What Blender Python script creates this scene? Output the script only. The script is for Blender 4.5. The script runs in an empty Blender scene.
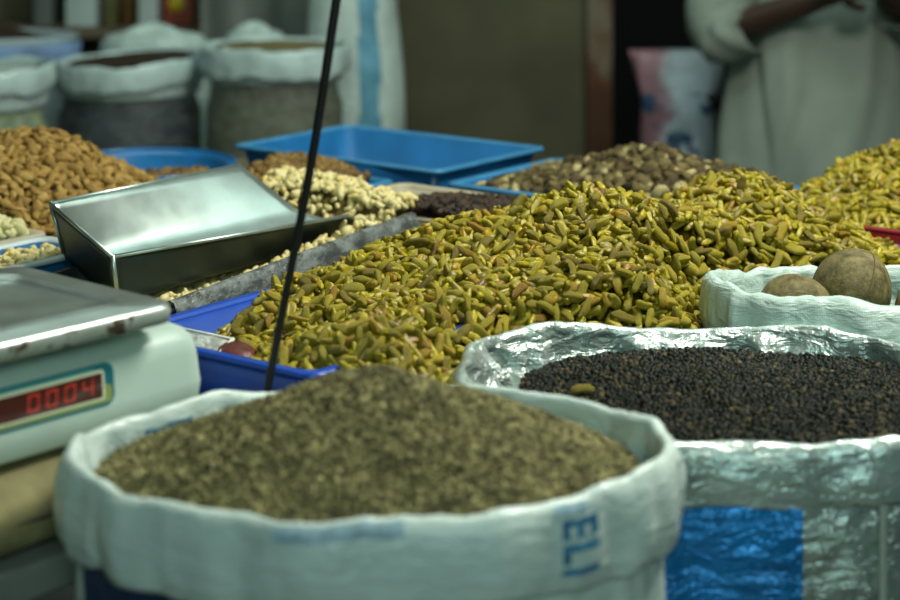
import bpy, bmesh, math, random
import numpy as np
from mathutils import Vector, Matrix

random.seed(7)
RNG = np.random.default_rng(11)
S = bpy.context.scene
COL = S.collection
PI = math.pi

# ------------------------------------------------------------------ scene frame
# The stall's trays stand on a grid turned about 37 degrees from the view: e1 runs away along the sacks, e2 towards them.
ORG = np.array([-0.05, 1.735])
E1 = np.array([0.6, 0.8])
E2 = np.array([0.8, -0.6])
ROT = math.atan2(-0.6, 0.8)
TABLE_Z = 0.93


def T(a, b):
    p = ORG + a * E1 + b * E2
    return float(p[0]), float(p[1])


# ------------------------------------------------------------------ object helpers
def link(o, parent=None):
    COL.objects.link(o)
    if parent is not None:
        o.parent = parent
    return o


def tag(o, label=None, cat=None, group=None, kind=None):
    if label: o['label'] = label
    if cat: o['category'] = cat
    if group: o['group'] = group
    if kind: o['kind'] = kind
    return o


def thing(name, label, cat, loc=(0, 0, 0), rotz=0.0, group=None):
    o = bpy.data.objects.new(name, None)
    o.empty_display_size = 0.05
    link(o)
    o.location = loc
    o.rotation_euler = (0, 0, rotz)
    return tag(o, label, cat, group)


def smooth(me, on=True):
    me.polygons.foreach_set('use_smooth', [on] * len(me.polygons))


def obj_bm(name, bm, mat, parent=None, smooth_=True, loc=None):
    bmesh.ops.recalc_face_normals(bm, faces=bm.faces[:])
    me = bpy.data.meshes.new(name)
    bm.to_mesh(me)
    bm.free()
    if mat is not None:
        for m in (mat if isinstance(mat, (list, tuple)) else [mat]):
            me.materials.append(m)
    smooth(me, smooth_)
    o = link(bpy.data.objects.new(name, me), parent)
    if loc is not None:
        o.location = loc
    return o


def mod_solid(o, t, offset=0.0):
    m = o.modifiers.new('thickness', 'SOLIDIFY')
    m.thickness = t
    m.offset = offset
    return m


def mod_bevel(o, w, seg=3, angle=35):
    m = o.modifiers.new('round', 'BEVEL')
    m.width = w
    m.segments = seg
    m.limit_method = 'ANGLE'
    m.angle_limit = math.radians(angle)
    return m


def mod_sub(o, n=1):
    m = o.modifiers.new('soft', 'SUBSURF')
    m.levels = n
    m.render_levels = n
    return m


def add_box(bm, x0, x1, y0, y1, z0, z1):
    v = [bm.verts.new(p) for p in ((x0, y0, z0), (x1, y0, z0), (x1, y1, z0), (x0, y1, z0),
                                   (x0, y0, z1), (x1, y0, z1), (x1, y1, z1), (x0, y1, z1))]
    for f in ((0, 3, 2, 1), (4, 5, 6, 7), (0, 1, 5, 4), (1, 2, 6, 5), (2, 3, 7, 6), (3, 0, 4, 7)):
        bm.faces.new([v[i] for i in f])
    return v


def box(name, mat, parent, x0, x1, y0, y1, z0, z1, bevel=0.0, seg=3):
    bm = bmesh.new()
    add_box(bm, x0, x1, y0, y1, z0, z1)
    if bevel > 0:
        bmesh.ops.bevel(bm, geom=bm.edges[:], offset=bevel, segments=seg, profile=0.5, affect='EDGES')
    return obj_bm(name, bm, mat, parent, smooth_=bevel > 0)


def add_tube(bm, pts, rad, n=10, cap=True):
    """A tube along points; rad is a number or a list."""
    pts = [Vector(p) for p in pts]
    rings = []
    up = Vector((0, 0, 1))
    for i, p in enumerate(pts):
        d = (pts[min(i + 1, len(pts) - 1)] - pts[max(i - 1, 0)]).normalized()
        a = d.cross(up)
        if a.length < 1e-3:
            a = d.cross(Vector((1, 0, 0)))
        a.normalize()
        b = d.cross(a).normalized()
        r = rad[i] if isinstance(rad, (list, tuple)) else rad
        rings.append([bm.verts.new(p + a * (r * math.cos(t)) + b * (r * math.sin(t))) for t in [2 * PI * k / n for k in range(n)]])
    for i in range(len(rings) - 1):
        for k in range(n):
            bm.faces.new((rings[i][k], rings[i][(k + 1) % n], rings[i + 1][(k + 1) % n], rings[i + 1][k]))
    if cap:
        bm.faces.new(rings[0][::-1])
        bm.faces.new(rings[-1])


def add_rings(bm, rings, close_first=False, close_last=False):
    """Closed rings of points lofted into a skin."""
    vv = [[bm.verts.new(p) for p in r] for r in rings]
    n = len(vv[0])
    for i in range(len(vv) - 1):
        for k in range(n):
            bm.faces.new((vv[i][k], vv[i][(k + 1) % n], vv[i + 1][(k + 1) % n], vv[i + 1][k]))
    if close_first: bm.faces.new(vv[0][::-1])
    if close_last: bm.faces.new(vv[-1])
    return vv


# ------------------------------------------------------------------ smooth value noise (numpy)
_GRID = np.random.default_rng(5).random((256, 256))


def vnoise(x, y):
    x = np.asarray(x, float); y = np.asarray(y, float)
    xi = np.floor(x).astype(int); yi = np.floor(y).astype(int)
    fx = x - xi; fy = y - yi
    fx = fx * fx * (3 - 2 * fx); fy = fy * fy * (3 - 2 * fy)
    g = lambda i, j: _GRID[i % 256, j % 256]
    return ((g(xi, yi) * (1 - fx) + g(xi + 1, yi) * fx) * (1 - fy) + (g(xi, yi + 1) * (1 - fx) + g(xi + 1, yi + 1) * fx) * fy) * 2 - 1


def fbm(x, y, o=3):
    s, a = 0, 1
    for i in range(o):
        s = s + a * vnoise(x * 2 ** i + 17 * i, y * 2 ** i + 9 * i)
        a *= 0.5
    return s


# ------------------------------------------------------------------ materials
def new_mat(name):
    m = bpy.data.materials.new(name)
    m.use_nodes = True
    nt = m.node_tree
    b = nt.nodes['Principled BSDF']
    return m, nt, b


def N(nt, t, **kw):
    n = nt.nodes.new(t)
    for k, v in kw.items():
        setattr(n, k, v)
    return n


def rgba(c):
    return (c[0], c[1], c[2], 1)


def ramp(nt, fac, stops):
    r = N(nt, 'ShaderNodeValToRGB')
    el = r.color_ramp.elements
    while len(el) < len(stops):
        el.new(0.5)
    for e, (p, c) in zip(el, stops):
        e.position = p
        e.color = rgba(c)
    nt.links.new(fac, r.inputs[0])
    return r.outputs[0]


def noise(nt, scale, detail=3, rough=0.55, coord='Object', stretch=None):
    tc = N(nt, 'ShaderNodeTexCoord')
    src = tc.outputs[coord]
    if stretch:
        mp = N(nt, 'ShaderNodeMapping')
        mp.inputs['Scale'].default_value = stretch
        nt.links.new(src, mp.inputs[0])
        src = mp.outputs[0]
    n = N(nt, 'ShaderNodeTexNoise')
    n.inputs['Scale'].default_value = scale
    n.inputs['Detail'].default_value = detail
    n.inputs['Roughness'].default_value = rough
    nt.links.new(src, n.inputs['Vector'])
    return n.outputs['Fac']


def bump(nt, b, h, strength=0.3, dist=0.002, prev=None):
    bp = N(nt, 'ShaderNodeBump')
    bp.inputs['Strength'].default_value = strength
    bp.inputs['Distance'].default_value = dist
    nt.links.new(h, bp.inputs['Height'])
    if prev is not None:
        nt.links.new(prev, bp.inputs['Normal'])
    nt.links.new(bp.outputs[0], b.inputs['Normal'])
    return bp.outputs[0]


def simple(name, col, rough=0.5, metal=0.0, spec=0.5, vary=0.0, scale=8, bumps=None, coat=0.0):
    m, nt, b = new_mat(name)
    b.inputs['Roughness'].default_value = rough
    b.inputs['Metallic'].default_value = metal
    b.inputs['Specular IOR Level'].default_value = spec
    b.inputs['Coat Weight'].default_value = coat
    if vary:
        f = noise(nt, scale, 4)
        c = ramp(nt, f, [(0.3, [x * (1 - vary) for x in col]), (0.7, [min(1, x * (1 + vary)) for x in col])])
        nt.links.new(c, b.inputs['Base Color'])
    else:
        b.inputs['Base Color'].default_value = rgba(col)
    if bumps:
        bump(nt, b, noise(nt, bumps[0], 4), bumps[1], bumps[2])
    return m


def kernel_mat(name, stops, rough=0.45, spec=0.45, bscale=300, bstr=0.4, mottle=0.25, sss=0.0, mscale=220):
    """One colour per kernel (by object and by loose island), mottled."""
    m, nt, b = new_mat(name)
    oi = N(nt, 'ShaderNodeObjectInfo')
    ge = N(nt, 'ShaderNodeNewGeometry')
    ad = N(nt, 'ShaderNodeMath', operation='ADD')
    nt.links.new(oi.outputs['Random'], ad.inputs[0])
    nt.links.new(ge.outputs['Random Per Island'], ad.inputs[1])
    fr = N(nt, 'ShaderNodeMath', operation='FRACT')
    nt.links.new(ad.outputs[0], fr.inputs[0])
    col = ramp(nt, fr.outputs[0], stops)
    if mottle:
        f = noise(nt, mscale, 3)
        mr = N(nt, 'ShaderNodeMapRange')
        mr.inputs[1].default_value = 0.3; mr.inputs[2].default_value = 0.7
        mr.inputs[3].default_value = 1 - mottle; mr.inputs[4].default_value = 1 + mottle
        nt.links.new(f, mr.inputs[0])
        vm = N(nt, 'ShaderNodeVectorMath', operation='SCALE')
        nt.links.new(col, vm.inputs[0])
        nt.links.new(mr.outputs[0], vm.inputs['Scale'])
        col = vm.outputs[0]
    nt.links.new(col, b.inputs['Base Color'])
    b.inputs['Roughness'].default_value = rough
    b.inputs['Specular IOR Level'].default_value = spec
    if sss:
        b.inputs['Subsurface Weight'].default_value = sss
        b.inputs['Subsurface Radius'].default_value = (0.004, 0.003, 0.001)
        b.inputs['Subsurface Scale'].default_value = 1.0
    if bstr:
        bump(nt, b, noise(nt, bscale, 2), bstr, 0.001)
    return m


def woven(name, col, rough=0.35, dirt=0.25, wr=0.6, dark=None, spec=0.6, metal=0.0):
    """Woven polypropylene sacking: tape weave plus creases."""
    m, nt, b = new_mat(name)
    f = noise(nt, 9, 5, 0.6)
    dk = dark or [c * (1 - dirt) for c in col]
    c = ramp(nt, f, [(0.32, dk), (0.6, col)])
    nt.links.new(c, b.inputs['Base Color'])
    b.inputs['Roughness'].default_value = rough
    b.inputs['Specular IOR Level'].default_value = spec
    b.inputs['Metallic'].default_value = metal
    tc = N(nt, 'ShaderNodeTexCoord')
    hs = []
    for ax in ('X', 'Z'):
        w = N(nt, 'ShaderNodeTexWave', wave_type='BANDS', bands_direction=ax)
        w.inputs['Scale'].default_value = 130
        w.inputs['Distortion'].default_value = 1.0
        nt.links.new(tc.outputs['Object'], w.inputs['Vector'])
        hs.append(w.outputs['Fac'])
    ad = N(nt, 'ShaderNodeMath', operation='ADD')
    nt.links.new(hs[0], ad.inputs[0]); nt.links.new(hs[1], ad.inputs[1])
    p = bump(nt, b, ad.outputs[0], 0.12, 0.0006)
    mp = N(nt, 'ShaderNodeMapping')
    mp.inputs['Scale'].default_value = (1, 1, 2.6)
    nt.links.new(tc.outputs['Object'], mp.inputs[0])
    n2 = N(nt, 'ShaderNodeTexNoise')
    n2.inputs['Scale'].default_value = 26
    n2.inputs['Detail'].default_value = 4
    n2.inputs['Distortion'].default_value = 0.6
    nt.links.new(mp.outputs[0], n2.inputs['Vector'])
    p = bump(nt, b, n2.outputs['Fac'], 0.55 * wr, 0.012, p)
    n3 = noise(nt, 75, 3)
    bump(nt, b, n3, 0.4 * wr, 0.003, p)
    return m


def film_mat(name, col, alpha=0.35, rough=0.2):
    m, nt, b = new_mat(name)
    b.inputs['Base Color'].default_value = rgba(col)
    b.inputs['Roughness'].default_value = rough
    b.inputs['Alpha'].default_value = alpha
    b.inputs['Specular IOR Level'].default_value = 0.8
    f = noise(nt, 26, 5, 0.65, stretch=(1, 1, 2))
    nt.links.new(ramp(nt, f, [(0.4, [c * 0.45 for c in col]), (0.62, [min(1, c * 1.5) for c in col])]), b.inputs['Base Color'])
    bump(nt, b, f, 0.9, 0.012)
    return m


def metal_mat(name, col, rough=0.3, metal=0.85, rust=None, stretch=(1, 1, 1)):
    m, nt, b = new_mat(name)
    f = noise(nt, 14, 5, stretch=stretch)
    c = ramp(nt, f, [(0.3, [x * 0.72 for x in col]), (0.65, col)])
    mr = N(nt, 'ShaderNodeMapRange')
    mr.inputs[3].default_value = rough * 0.8; mr.inputs[4].default_value = rough * 1.35
    nt.links.new(f, mr.inputs[0])
    nt.links.new(mr.outputs[0], b.inputs['Roughness'])
    b.inputs['Metallic'].default_value = metal
    if rust:
        g = noise(nt, 55, 4, 0.6)
        k = ramp(nt, g, [(rust[0], (0, 0, 0)), (rust[0] + 0.05, (1, 1, 1))])
        mx = N(nt, 'ShaderNodeMix', data_type='RGBA')
        nt.links.new(k, mx.inputs[0])
        nt.links.new(c, mx.inputs[6])
        mx.inputs[7].default_value = rgba(rust[1])
        c = mx.outputs[2]
        iv = N(nt, 'ShaderNodeMath', operation='MULTIPLY_ADD')
        nt.links.new(k, iv.inputs[0])
        iv.inputs[1].default_value = -metal; iv.inputs[2].default_value = metal
        nt.links.new(iv.outputs[0], b.inputs['Metallic'])
    nt.links.new(c, b.inputs['Base Color'])
    bump(nt, b, noise(nt, 30, 3), 0.05, 0.002)
    return m


def emit(name, col, s):
    m, nt, b = new_mat(name)
    b.inputs['Base Color'].default_value = rgba([c * 0.3 for c in col])
    b.inputs['Emission Color'].default_value = rgba(col)
    b.inputs['Emission Strength'].default_value = s
    return m


# ------------------------------------------------------------------ kernels: template meshes
def lat_long(shape, rings=9, seg=10):
    """shape(u in -1..1, phi) -> (x, y, z). Returns verts, flat loops, loop totals."""
    vs = [shape(-1.0, 0.0)]
    us = [-math.cos(PI * (i + 1) / (rings + 1)) for i in range(rings)]
    for u in us:
        for k in range(seg):
            vs.append(shape(u, 2 * PI * k / seg))
    vs.append(shape(1.0, 0.0))
    loops, tot = [], []
    for k in range(seg):
        loops += [0, 1 + (k + 1) % seg, 1 + k]; tot.append(3)
    for i in range(rings - 1):
        a = 1 + i * seg
        for k in range(seg):
            loops += [a + k, a + (k + 1) % seg, a + seg + (k + 1) % seg, a + seg + k]; tot.append(4)
    e = len(vs) - 1
    a = 1 + (rings - 1) * seg
    for k in range(seg):
        loops += [a + k, a + (k + 1) % seg, e]; tot.append(3)
    return np.array(vs, float), np.array(loops, np.int32), np.array(tot, np.int32)


def raisin_shape(i, L=0.5, fat=0.21):
    r = random.Random(100 + i)
    k = r.choice([3, 4, 5]); ph = r.uniform(0, 6); amp = r.uniform(0.05, 0.13); bend = r.uniform(-0.22, 0.22)
    k2 = r.choice([3, 4]); tw = r.uniform(-1, 1); sk = r.uniform(-0.25, 0.25); p2 = r.uniform(0, 6)

    def f(u, phi):
        rad = fat * max(0.0, 1 - u * u) ** 0.40 * (1 + sk * u) * (1 + 0.10 * math.sin(5 * u + p2))
        w = math.sin(k2 * phi + ph * 2 + 2.2 * tw * u + 0.8 * math.sin(4 * u + p2))
        rr = rad * (1 + amp * math.sin(k * phi + ph + tw * u) + 0.045 * (1 - 2 * abs(w)) + 0.025 * math.sin(9 * u + 3 * phi))
        return (u * L, rr * math.cos(phi) + bend * 0.5 * (u * u - 0.4), rr * 0.85 * math.sin(phi) + bend * 0.4 * (u * u - 0.4))
    return lat_long(f, 12, 18)


def almond_shape(i):
    r = random.Random(200 + i)
    sk = r.uniform(0.25, 0.45); am = r.uniform(0.03, 0.07)

    def f(u, phi):
        rad = 0.285 * (max(0.0, 1 - u * u) ** 0.5 if u < 0 else max(0.0, 1 - u ** 1.7) ** 0.85)
        rr = rad * (1 + am * math.sin(9 * phi + i))
        return (u * 0.5, rr * math.cos(phi), 0.62 * rr * math.sin(phi))
    return lat_long(f, 9, 14)


def cashew_shape(i):
    r = random.Random(300 + i)
    arc = r.uniform(1.0, 1.45); fat = r.uniform(0.17, 0.23)

    def f(u, phi):
        a = u * arc
        R = 0.33
        rad = fat * max(0.0, 1 - u * u) ** 0.42 * (1 + 0.22 * u)
        d = R + rad * math.cos(phi)
        return (d * math.sin(a), d * math.cos(a) - 0.25, rad * 0.85 * math.sin(phi))
    return lat_long(f, 9, 9)


def lump_shape(i, rough=0.12, flat=0.85, seg=9, rings=6, elong=1.0):
    r = random.Random(400 + i)
    ks = [(r.randint(1, 4), r.uniform(0, 6), r.uniform(1, 4), r.uniform(0.3, 1.0)) for _ in range(4)]

    def f(u, phi):
        rad = 0.5 * math.sqrt(max(0.0, 1 - u * u))
        q = 1 + rough * sum(w * math.sin(k * phi + p + q_ * u) for k, p, q_, w in ks) * (1 - u * u)
        return (u * 0.5 * elong, rad * q * math.cos(phi), flat * rad * q * math.sin(phi))
    return lat_long(f, rings, seg)


def walnut_shape(i):
    r = random.Random(500 + i)
    p = [r.uniform(0, 6) for _ in range(4)]

    def f(u, phi):
        rad = 0.42 * max(0.0, 1 - u * u) ** 0.5
        q = 1 + 0.2 * math.sin(4 * phi + p[0] + 3 * u) + 0.16 * math.sin(7 * u + p[1]) * math.cos(2 * phi + p[2])
        return (u * 0.5, rad * q * math.cos(phi), 0.7 * rad * q * math.sin(phi) * (1 if math.sin(phi) > 0 else 0.5))
    return lat_long(f, 8, 11)


def seed_shape(i):
    return lat_long(lambda u, phi: (u * 0.5, 0.2 * math.sqrt(max(0, 1 - u * u)) * math.cos(phi), 0.2 * math.sqrt(max(0, 1 - u * u)) * math.sin(phi)), 2, 5)


def mesh_from(name, v, loops, tot, mats, matidx=None, smooth_=True):
    me = bpy.data.meshes.new(name)
    me.vertices.add(len(v))
    me.vertices.foreach_set('co', np.ascontiguousarray(v, np.float32).ravel())
    me.loops.add(len(loops))
    me.loops.foreach_set('vertex_index', np.ascontiguousarray(loops, np.int32))
    me.polygons.add(len(tot))
    st = np.concatenate([[0], np.cumsum(tot)[:-1]]).astype(np.int32)
    me.polygons.foreach_set('loop_start', st)
    if smooth_:
        me.polygons.foreach_set('use_smooth', np.ones(len(tot), bool))
    for m in mats:
        me.materials.append(m)
    if matidx is not None:
        me.polygons.foreach_set('material_index', np.ascontiguousarray(matidx, np.int32))
    me.update(calc_edges=True)
    return me


class Pile:
    """Kernels heaped on a height field, with the mass of the heap below them."""

    def __init__(self, name, kind, h, inside, bounds, spacing, size, shapes, mat, layers=2, tilt=22, wide=1.0, jit=0.5, drop=0.6,
                 base_mat=None, base_res=0.012, base_gap=0.006, floor=None, bump_amp=0.0, sizevar=0.18):
        self.name, self.kind, self.mat, self.shapes, self.base_mat = name, kind, mat, shapes, base_mat or mat
        x0, x1, y0, y1 = bounds
        P, NRM, YAW = [], [], []
        hx = spacing; hy = spacing * 0.866
        hh = (lambda x, y: h(x, y) + bump_amp * fbm(x * 30, y * 30, 2)) if bump_amp else h
        for layer in range(layers):
            ny = int((y1 - y0) / hy) + 1; nx = int((x1 - x0) / hx) + 1
            jj, ii = np.meshgrid(np.arange(ny), np.arange(nx), indexing='ij')
            x = x0 + (ii + 0.5 * (jj % 2) + 0.33 * layer) * hx + RNG.uniform(-jit, jit, jj.shape) * hx
            y = y0 + (jj + 0.33 * layer) * hy + RNG.uniform(-jit, jit, jj.shape) * hy
            x = x.ravel(); y = y.ravel()
            keep = inside(x, y)
            x, y = x[keep], y[keep]
            z = hh(x, y)
            e = 0.004
            gx = (hh(x + e, y) - hh(x - e, y)) / (2 * e); gy = (hh(x, y + e) - hh(x, y - e)) / (2 * e)
            n = np.stack([-gx, -gy, np.ones_like(gx)], 1)
            n /= np.linalg.norm(n, axis=1)[:, None]
            off = -layer * drop * size * 0.4 + RNG.uniform(-0.12, 0.16, len(x)) * size
            p = np.stack([x, y, z], 1) + n * off[:, None]
            P.append(p); NRM.append(n)
        P = np.concatenate(P); n = np.concatenate(NRM)
        k = len(P)
        # frame: random yaw about the normal, then a tilt
        yaw = RNG.uniform(0, 2 * PI, k)
        ref = np.tile(np.array([[1.0, 0, 0]]), (k, 1))
        t1 = ref - n * (ref * n).sum(1)[:, None]; t1 /= np.linalg.norm(t1, axis=1)[:, None]
        t2 = np.cross(n, t1)
        ax = t1 * np.cos(yaw)[:, None] + t2 * np.sin(yaw)[:, None]
        tl = np.radians(np.clip(RNG.normal(0, tilt, k), -60, 60))
        xx = ax * np.cos(tl)[:, None] + n * np.sin(tl)[:, None]
        zz = n * np.cos(tl)[:, None] - ax * np.sin(tl)[:, None]
        yy = np.cross(zz, xx)
        ro = RNG.uniform(0, 2 * PI, k) if wide == 1.0 else RNG.normal(0, 0.6, k)
        y2 = yy * np.cos(ro)[:, None] + zz * np.sin(ro)[:, None]
        z2 = np.cross(xx, y2)
        sc = size * np.clip(RNG.normal(1, sizevar, k), 0.65, 1.4)
        w = sc * np.clip(RNG.normal(1, 0.12, k), 0.8, 1.3)
        self.M = np.stack([xx * sc[:, None], y2 * w[:, None], z2 * w[:, None]], 2)   # columns are the axes
        self.P = P
        self.var = RNG.integers(0, len(shapes), k)
        self.k = k
        # the mass below
        nx = max(2, int((x1 - x0) / base_res)); ny = max(2, int((y1 - y0) / base_res))
        gx, gy = np.meshgrid(np.linspace(x0, x1, nx), np.linspace(y0, y1, ny), indexing='ij')
        ins = inside(gx.ravel(), gy.ravel()).reshape(gx.shape)
        gz = hh(gx, gy) - base_gap
        idx = -np.ones(gx.shape, int)
        cell = ins[:-1, :-1] & ins[1:, :-1] & ins[:-1, 1:] & ins[1:, 1:]
        used = np.zeros(gx.shape, bool)
        for di in (0, 1):
            for dj in (0, 1):
                used[di:nx - 1 + di, dj:ny - 1 + dj] |= cell
        idx[used] = np.arange(used.sum())
        bv = np.stack([gx[used], gy[used], gz[used]], 1)
        ci, cj = np.nonzero(cell)
        bl = np.stack([idx[ci, cj], idx[ci + 1, cj], idx[ci + 1, cj + 1], idx[ci, cj + 1]], 1).ravel()
        if floor is None: floor = float(bv[:, 2].min()) - 0.01
        nb = len(bv)
        b2 = bv.copy(); b2[:, 2] = np.minimum(floor, bv[:, 2] - 0.002)
        bl2 = np.stack([idx[ci, cj + 1], idx[ci + 1, cj + 1], idx[ci + 1, cj], idx[ci, cj]], 1).ravel() + nb
        side = []
        pc = np.pad(cell, 1)
        for (di, dj, q) in ((-1, 0, ((0, 1), (0, 0))), (1, 0, ((1, 0), (1, 1))), (0, -1, ((0, 0), (1, 0))), (0, 1, ((1, 1), (0, 1)))):
            edge = cell & ~pc[1 + di:1 + di + cell.shape[0], 1 + dj:1 + dj + cell.shape[1]]
            i, j = np.nonzero(edge)
            a = idx[i + q[0][0], j + q[0][1]]; b = idx[i + q[1][0], j + q[1][1]]
            side.append(np.stack([b, a, a + nb, b + nb], 1).ravel())
        self.base = (np.concatenate([bv, b2]), np.concatenate([bl, bl2] + side))
        self.sel = np.zeros(k, bool)
        self.ob = None
        self.label = self.cat = None

    def build(self, skip=None):
        """(Re)build the mass object from every kernel not in skip."""
        skip = np.zeros(self.k, bool) if skip is None else skip
        Vs, Ls, Ts, own = [self.base[0]], [self.base[1]], [np.full(len(self.base[1]) // 4, 4, np.int32)], [np.full(len(self.base[1]) // 4, -1)]
        off = len(self.base[0])
        for vi, (v, lp, tt) in enumerate(self.shapes):
            ids = np.nonzero((self.var == vi) & ~skip)[0]
            if not len(ids):
                continue
            w = np.einsum('kij,nj->kni', self.M[ids], v) + self.P[ids][:, None, :]
            Vs.append(w.reshape(-1, 3))
            Ls.append((lp[None, :] + (off + np.arange(len(ids)) * len(v))[:, None]).ravel())
            Ts.append(np.tile(tt, len(ids)))
            own.append(np.repeat(ids, len(tt)))
            off += len(ids) * len(v)
        own = np.concatenate(own)
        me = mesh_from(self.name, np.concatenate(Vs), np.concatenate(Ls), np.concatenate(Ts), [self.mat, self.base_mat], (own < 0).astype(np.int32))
        self.owner = own
        if self.ob is None:
            self.ob = link(bpy.data.objects.new(self.name, me))
        else:
            old = self.ob.data
            self.ob.data = me
            bpy.data.meshes.remove(old)
        return self.ob


# ------------------------------------------------------------------ colours and materials in use
M_floor = simple('packed_floor', (0.07, 0.075, 0.065), 0.8, vary=0.35, scale=5)
M_burlap = simple('burlap', (0.235, 0.215, 0.098), 0.9, vary=0.3, scale=30, bumps=(420, 0.5, 0.002))
M_wood = simple('old_wood', (0.13, 0.10, 0.06), 0.75, vary=0.4, scale=12)
M_blue_deep = simple('deep_blue_plastic', (0.008, 0.065, 0.42), 0.3, vary=0.15, scale=20, bumps=(90, 0.1, 0.002))
M_blue = simple('blue_plastic', (0.012, 0.125, 0.32), 0.28, vary=0.18, scale=14, bumps=(60, 0.12, 0.003))
M_blue_rim = simple('lit_blue_rim', (0.045, 0.22, 0.42), 0.3, vary=0.2, scale=25)  # paler than the walls: light caught by the rims is painted in
M_blue_pale = simple('pale_blue_plastic', (0.22, 0.42, 0.58), 0.4, vary=0.2, scale=14)
M_beige = simple('beige_board', (0.42, 0.38, 0.26), 0.6, vary=0.2, scale=20)
M_red = simple('red_plastic', (0.20, 0.012, 0.010), 0.35, vary=0.1)
M_black = simple('black_rubber', (0.006, 0.006, 0.006), 0.45)
M_steel = metal_mat('tin_scoop_metal', (0.52, 0.65, 0.61), 0.32, 0.82, stretch=(1, 1, 1))
M_plate = metal_mat('worn_steel_plate', (0.52, 0.62, 0.57), 0.3, 0.8)
M_plate_edge = metal_mat('rusty_plate_edge', (0.60, 0.70, 0.64), 0.4, 0.55, rust=(0.53, (0.07, 0.045, 0.025)))
M_grey_tray = metal_mat('dull_tray_metal', (0.10, 0.115, 0.11), 0.4, 0.6)
M_film = film_mat('clear_film', (0.17, 0.20, 0.19), 0.8, 0.22)
M_case = simple('white_case', (0.52, 0.68, 0.60), 0.42, vary=0.07, scale=9, bumps=(40, 0.08, 0.002), coat=0.15)
M_teal = simple('teal_print', (0.01, 0.17, 0.22), 0.35)
M_khaki = simple('khaki_print', (0.28, 0.36, 0.10), 0.4)
M_ivory = simple('ivory_border', (0.80, 0.84, 0.60), 0.4)
M_window = simple('smoky_red_window', (0.07, 0.018, 0.014), 0.15, spec=0.6)
M_digit = emit('red_led', (1.0, 0.07, 0.04), 0.42)

M_raisin = kernel_mat('green_raisin_skin', [(0.0, (0.15, 0.110, 0.005)), (0.25, (0.24, 0.195, 0.006)), (0.55, (0.30, 0.255, 0.008)),
                                            (0.80, (0.38, 0.315, 0.018)), (0.93, (0.33, 0.225, 0.008)), (0.99, (0.27, 0.15, 0.007)), (1.0, (0.07, 0.03, 0.006))],
                      rough=0.42, spec=0.5, bscale=330, bstr=0.7, mottle=0.45, sss=0.22, mscale=170)
M_raisin_mass = simple('shaded_raisin_mass', (0.030, 0.024, 0.002), 1.0, spec=0.0, vary=0.3, scale=60)  # near-black base paints the shade between raisins into the colour
M_almond = kernel_mat('almond_skin', [(0, (0.22, 0.125, 0.022)), (0.5, (0.35, 0.215, 0.045)), (1, (0.46, 0.31, 0.085))], 0.55, 0.35, 260, 0.5, 0.3)
M_almond_mass = simple('shaded_almond_mass', (0.025, 0.012, 0.004), 1.0, spec=0.0)  # gaps between almonds are shaded by this dark colour
M_cashew = kernel_mat('cashew_cream', [(0, (0.62, 0.54, 0.22)), (0.5, (0.74, 0.67, 0.34)), (1, (0.68, 0.56, 0.20))], 0.5, 0.4, 120, 0.2, 0.12)
M_cashew_mass = simple('shaded_cashew_mass', (0.12, 0.09, 0.03), 1.0, spec=0.0)  # darker than the kernels, shade of the gaps put into the colour
M_pale = kernel_mat('pale_kernel', [(0, (0.55, 0.53, 0.25)), (1, (0.72, 0.70, 0.38))], 0.55, 0.35, 150, 0.2, 0.15)
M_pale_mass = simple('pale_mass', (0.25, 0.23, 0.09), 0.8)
M_black_raisin = kernel_mat('black_raisin_skin', [(0, (0.012, 0.007, 0.003)), (0.6, (0.030, 0.015, 0.005)), (1, (0.065, 0.032, 0.009))], 0.5, 0.45, 300, 0.5, 0.3)
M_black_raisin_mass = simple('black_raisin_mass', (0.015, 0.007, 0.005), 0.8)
M_walnut = kernel_mat('walnut_kernel', [(0, (0.035, 0.022, 0.008)), (0.5, (0.095, 0.07, 0.022)), (0.82, (0.18, 0.145, 0.05)), (1, (0.48, 0.42, 0.19))], 0.6, 0.3, 260, 0.6, 0.35)
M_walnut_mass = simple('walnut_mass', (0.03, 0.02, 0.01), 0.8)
M_hazel = kernel_mat('hazelnut_shell', [(0, (0.09, 0.050, 0.010)), (0.5, (0.19, 0.11, 0.020)), (1, (0.29, 0.18, 0.035))], 0.5, 0.4, 200, 0.3, 0.25)
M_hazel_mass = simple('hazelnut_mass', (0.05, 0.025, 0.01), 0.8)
M_pepper = kernel_mat('peppercorn_skin', [(0, (0.002, 0.0035, 0.0025)), (0.6, (0.006, 0.0095, 0.006)), (0.9, (0.022, 0.021, 0.011)), (1, (0.11, 0.085, 0.035))], 0.30, 0.13, 400, 0.15, 0.3, mscale=400)
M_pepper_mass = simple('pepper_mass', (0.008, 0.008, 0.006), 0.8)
M_seed = kernel_mat('ground_seed', [(0, (0.055, 0.052, 0.020)), (0.4, (0.16, 0.15, 0.06)), (0.8, (0.28, 0.26, 0.11)), (1, (0.42, 0.38, 0.18))], 0.7, 0.25, 500, 0.0, 0.5, mscale=70)
M_seed_mass = simple('seed_mass', (0.05, 0.045, 0.02), 0.85, vary=0.3, scale=40)

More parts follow.
